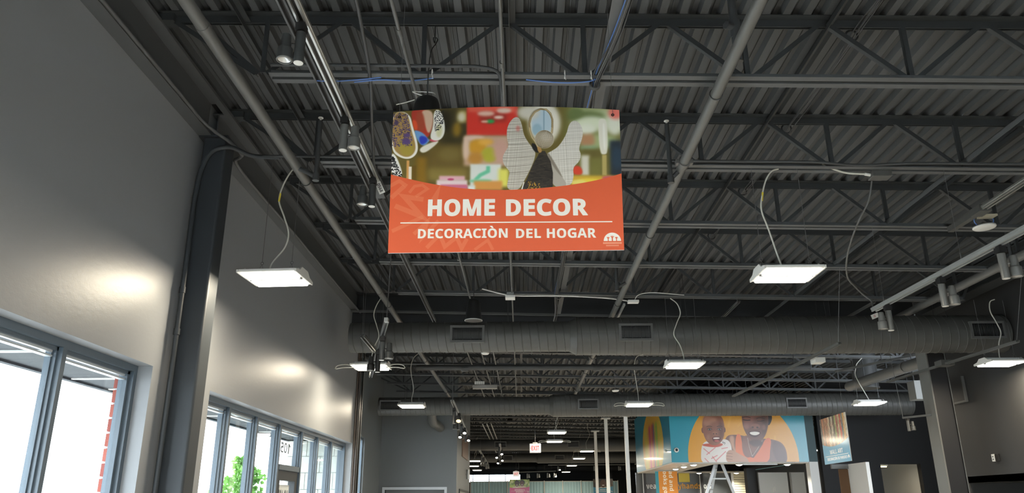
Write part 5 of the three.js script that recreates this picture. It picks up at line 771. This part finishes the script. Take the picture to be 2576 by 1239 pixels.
  const shut = thing('slatted_shutter', 'cream slatted shutter behind the ladder', 'shutter'); for (let k = 0; k < 34; k++) part(shut, 'slat', B(7.22, 7.72, 0.04 + k * 0.078, 0.108 + k * 0.078, 27.6, 27.63), std(lin(0.62, 0.57, 0.4), 0.6)); part(shut, 'side_frame', [B(7.15, 7.22, 0, 2.7, 27.58, 27.66), B(7.72, 7.8, 0, 2.7, 27.58, 27.66)], mat.wallPale);
  // lettering on the back wall
  const lt = (s, col, x0, x1, name, label) => { const tx = canvas(512, 192, (c) => { c.fillStyle = col; fitText(c, s, 6, 128, 500, 128); }); const m = new THREE.Mesh(new THREE.PlaneGeometry(x1 - x0, 0.27), new THREE.MeshStandardMaterial({ map: tx, transparent: true, roughness: 0.5 })); m.name = name; m.position.copy(V((x0 + x1) / 2, 2.22, 27.99)); scene.add(m); return tag(m, label, 'lettering'); };
  lt('wear', '#cfd2d0', 4.22, 4.74, 'wall_lettering', 'white letters wear at the left of the back wall'); lt('yhands', '#d99a34', 5.38, 6.2, 'wall_lettering_001', 'orange letters yhands in the middle of the back wall'); lt('.org', '#cfd2d0', 6.2, 6.58, 'wall_lettering_002', 'white letters .org behind the ladder');
  const bt = canvas(256, 1024, (c) => { c.fillStyle = '#d98a2b'; c.fillRect(0, 0, 256, 1024); c.fillStyle = '#efe4d2'; c.save(); c.rotate(Math.PI / 2); fitText(c, 'ooks go', -8, -62, 300, 52); fitText(c, 'ad and', -6, -142, 266, 52); c.restore(); });
  const bn = thing('banner', 'orange vertical banner with sideways white lettering', 'banner'); part(bn, 'cloth', B(4.23, 4.81, 0.3, 2.63, 25.0, 25.012), std(lin(0.6, 0.25, 0.03), 0.6)); part(bn, 'printed_face', new THREE.PlaneGeometry(0.58, 2.33).translate(4.52, 1.465, -24.998), print(bt, 0.55)); part(bn, 'teal_edge', B(4.13, 4.23, 0.3, 2.63, 25.0, 25.012), std(lin(0.04, 0.28, 0.35), 0.6), 'teal edge strip'); part(bn, 'top_rod', rod(V(4.1, 2.64, 25), V(4.84, 2.64, 25), 0.012, 8), mat.galv);
  solo('small_poster', B(5.42, 5.8, 2.39, 2.68, 27.95, 27.97), print(canvas(128, 96, (c) => { c.fillStyle = '#c8b54a'; c.fillRect(0, 0, 128, 96); c.fillStyle = '#5a7a3a'; c.fillRect(20, 40, 60, 30); c.fillStyle = '#3c4a50'; c.fillRect(0, 0, 60, 38); c.fillStyle = '#d99a34'; c.fillRect(0, 60, 40, 36); }), 0.5), 'small yellow and green poster above the lettering', 'poster');
  // step ladder
  const ld = thing('step_ladder', 'open aluminium step ladder standing under the mural box', 'ladder');
  const LR = [[[5.6, 2.93, 23.0], [4.45, 0.01, 22.9]], [[5.66, 2.93, 23.0], [6.6, 0.01, 22.9]], [[5.74, 2.93, 23.5], [4.96, 0.01, 23.7]], [[5.8, 2.93, 23.5], [6.8, 0.01, 23.7]]];
  for (const [t, f] of LR) part(ld, 'rail', bar(V(...t), V(...f), 0.05, 0.075), mat.frameLight);
  const on = (i, k) => { const [t, f] = LR[i]; return V(f[0] + (t[0] - f[0]) * k, f[1] + (t[1] - f[1]) * k, f[2] + (t[2] - f[2]) * k); };
  for (let k = 1; k < 10; k++) { part(ld, 'step', bar(on(0, k / 10), on(2, k / 10), 0.08, 0.03), mat.frameLight); if (k % 3 === 2) part(ld, 'brace', bar(on(1, k / 10), on(3, k / 10), 0.025, 0.025), mat.galv); }
  part(ld, 'spreader', bar(on(0, 0.8), on(1, 0.8), 0.015, 0.03), mat.galv); part(ld, 'spreader', bar(on(2, 0.8), on(3, 0.8), 0.015, 0.03), mat.galv);
  part(ld, 'top_cap', RB(5.54, 5.86, 2.92, 2.98, 22.94, 23.56, 0.01), mat.galv);
}

// ---------- white posts, curtain, far right corner ----------
{
  [[2.6, 28, 4.12, 'farthest of the three slim white posts'], [2.54, 23.8, 4.12, 'middle one of the three slim white posts'], [2.72, 20.6, 3.85, 'nearest of the three slim white posts']].forEach(([x, d, h, l]) => { const t = thing('white_post', l, 'post', 'slim white posts'); part(t, 'shaft', RB(x - 0.048, x + 0.048, 0, h, d, d + 0.096, 0.008), mat.white); part(t, 'top_bracket', [B(x - 0.14, x + 0.14, h, h + 0.03, d - 0.1, d + 0.2)], mat.galv); part(t, 'base_plate', B(x - 0.1, x + 0.1, 0, 0.015, d - 0.06, d + 0.16), mat.galv); });
  const cm = [std(lin(0.42, 0.62, 0.68), 0.9), std(lin(0.39, 0.58, 0.64), 0.9)], D = 50;
  for (let k = 0; k < 8; k++) {
    const x0 = -3.2 + k * 1.14, g = new THREE.PlaneGeometry(1.1, 3.04, 66, 1), p = g.attributes.position;
    for (let i = 0; i < p.count; i++) p.setZ(i, 0.016 * Math.sin(p.getX(i) * 34 + k) + 0.008 * Math.sin(p.getX(i) * 71));
    g.computeVertexNormals();
    const t = thing('hanging_drape', ['first', 'second', 'third', 'fourth', 'fifth', 'sixth', 'seventh', 'eighth'][k] + ' pale teal curtain panel from the left on the far pipe frame', 'curtain', 'far curtain panels', V(x0 + 0.57, 1.54, D)); part(t, 'cloth', g, cm[k % 2]); part(t, 'top_pipe', rod(new THREE.Vector3(-0.56, 1.53, 0), new THREE.Vector3(0.56, 1.53, 0), 0.02, 8), mat.white);
  }
  for (let k = 0; k < 9; k++) { const x = -3.2 + k * 1.14, t = thing('curtain_post', 'slim white upright, ' + ['first', 'second', 'third', 'fourth', 'fifth', 'sixth', 'seventh', 'eighth', 'ninth'][k] + ' from the left, between the far curtain panels', 'post', 'far curtain posts'); part(t, 'pole', rod(V(x, 0.02, 49.93), V(x, 3.12, 49.93), 0.028, 10), mat.white); part(t, 'base_plate', B(x - 0.2, x + 0.2, 0, 0.02, 49.75, 50.1), mat.galv); }
  // partition: door frame, brown panel, sconce, picture
  const dr = structGroup('door_2', 'pale framed doorway low in the partition wall', 'door'); part(dr, 'door_frame', [B(-3.85, -2.07, 2.06, 2.13, 22.16, 22.22), B(-3.85, -3.78, 0, 2.06, 22.16, 22.22), B(-2.14, -2.07, 0, 2.06, 22.16, 22.22)], mat.frameLight); part(dr, 'door_leaf', B(-3.78, -2.14, 0, 2.06, 22.35, 22.4), mat.wallMid);
  solo('brown_patch', B(-1.814, -1.785, 3.05, 3.8, 23.95, 26.4), std(lin(0.16, 0.1, 0.07), 0.5), 'tall brown patch on the right side of the partition', 'board');  // thin flat brown slab against the partition side
  const sc = thing('wall_sconce', 'slim metal cylinder sconce on the side of the partition', 'lamp', null, V(-1.745, 2.45, 25.9)); part(sc, 'cylinder', lathe([[0.05, 0], [0.055, 0], [0.055, 0.3], [0.05, 0.3], [0.05, 0]], 20), mat.galv); part(sc, 'arm', rod(new THREE.Vector3(0, 0.15, 0), new THREE.Vector3(-0.07, 0.15, 0), 0.02, 8), mat.galv);
  const pf = thing('picture_frame', 'dark framed picture low on the side of the partition', 'picture'); part(pf, 'frame', [B(-1.814, -1.785, 2.04, 2.1, 23.1, 27.2), B(-1.814, -1.785, 1.2, 1.26, 23.1, 27.2), B(-1.814, -1.785, 1.26, 2.04, 23.1, 23.18), B(-1.814, -1.785, 1.26, 2.04, 27.12, 27.2)], mat.black); part(pf, 'picture', B(-1.814, -1.8, 1.26, 2.04, 23.18, 27.12), std(lin(0.2, 0.2, 0.19), 0.5));
  // right wall: thermostat, louvre frame, shutter
  const th = thing('thermostat', 'white and black wall control on the right wall', 'thermostat', null, V(7.29, 2.3, 12.38)); part(th, 'white_plate', RB(-0.02, 0.01, -0.055, 0.055, 0.0, 0.075, 0.004), mat.white); part(th, 'black_plate', RB(-0.02, 0.01, -0.055, 0.055, -0.1, -0.012, 0.004), mat.black); part(th, 'button', [B(-0.024, -0.02, 0.01, 0.025, 0.02, 0.05), B(-0.024, -0.02, -0.03, -0.015, 0.02, 0.05)], mat.charcoal);
  const lv = thing('wall_louvre', 'dark square louvre with two frame edges painted pale as lit on the right wall', 'louvre', null, V(7.3, 3.41, 13.02)); part(lv, 'frame', [B(-0.04, 0, -0.2, -0.17, -0.18, 0.24), B(-0.04, 0, -0.17, 0.22, -0.18, -0.15)], mat.conduit); part(lv, 'dark_back', B(-0.02, 0, -0.17, 0.22, -0.15, 0.24), mat.black);  // only the edges that catch light are built, in a paler grey
  const hv = thing('equipment_box', 'pale grey box hung high left of the right column', 'box', null, V(8.16, 3.83, 16)); part(hv, 'case', RB(-0.18, 0.18, -0.19, 0.19, -0.15, 0.15, 0.01), std(lin(0.22, 0.22, 0.21), 0.5)); part(hv, 'hanger', [rod(new THREE.Vector3(-0.1, 0.19, 0), new THREE.Vector3(-0.1, 1.13, 0), 0.01, 6), rod(new THREE.Vector3(0.1, 0.19, 0), new THREE.Vector3(0.1, 1.13, 0), 0.01, 6)], mat.pipeDark);
  const ar = rail(V(6.26, 2.97, 13.0), V(6.62, 2.99, 12.75), 'short track arm beside the right column', mat.conduit, 0.7); part(ar, 'suspension_wire', rod(V(6.27, 2.99, 13.0), V(6.2, 4.4, 13.0), 0.004, 5), mat.wire); const sh = trackHead(6.33, 2.99, 12.98, 1, 'small spotlight on the short arm beside the right column', null, mat.headGrey, 0.8);
  const st = thing('dark_strut', 'long thin strut slanting behind the right pendant light', 'strut'); part(st, 'bar', bar(V(6.4, 4.2, 15.8), V(7.6, 4.3, 14.2), 0.04, 0.04), mat.conduit); part(st, 'hanger', rod(V(7.0, 4.25, 15), V(7.0, 4.95, 15), 0.008, 6), mat.pipeDark);
  // light walls right of the mural box
  const pn = thing('partition_panel', 'pale partition end right of the mural box', 'panel'); part(pn, 'board', B(7.9, 7.98, 0, 2.555, 18.5, 19.58), mat.wallPale); part(pn, 'return', B(7.5, 7.9, 2.45, 2.555, 19.5, 19.58), mat.wallMid); part(pn, 'warm_lit_opening', B(7.68, 7.9, 0, 2.44, 19.55, 19.6), std(lin(0.12, 0.06, 0.025), 0.6), 'brown panel coloured for a warm lit opening');  // brown panel holds the glow of a warm lit opening in its colour
  const rl = thing('tube_light', 'warm yellow tube light in the lit side room', 'light', null, V(9.72, 2.6, 21.9)); part(rl, 'housing', B(-0.2, 0.2, 0.02, 0.06, -0.05, 0.05), mat.white); part(rl, 'lamp_tube', new RoundedBoxGeometry(0.36, 0.03, 0.06, 2, 0.01), std(lin(0.9), 0.4, { emissive: lin(1, 0.7, 0.2), emissiveIntensity: 5 })); { const l = new THREE.RectAreaLight(lin(1, 0.85, 0.6), 120, 0.34, 0.05); l.name = 'lamp_glow'; l.position.set(0, -0.017, 0); l.rotation.x = -Math.PI / 2; rl.add(l); }
  const cs = thing('roller_shutter', 'cream slatted shutter in the recess under the right wall', 'shutter'); for (let k = 0; k < 22; k++) part(cs, 'slat', B(8.25, 8.28, 0.05 + k * 0.082, 0.125 + k * 0.082, 11.0, 12.4), std(lin(0.6, 0.55, 0.4), 0.6));
}

renderer.render(scene, camera);
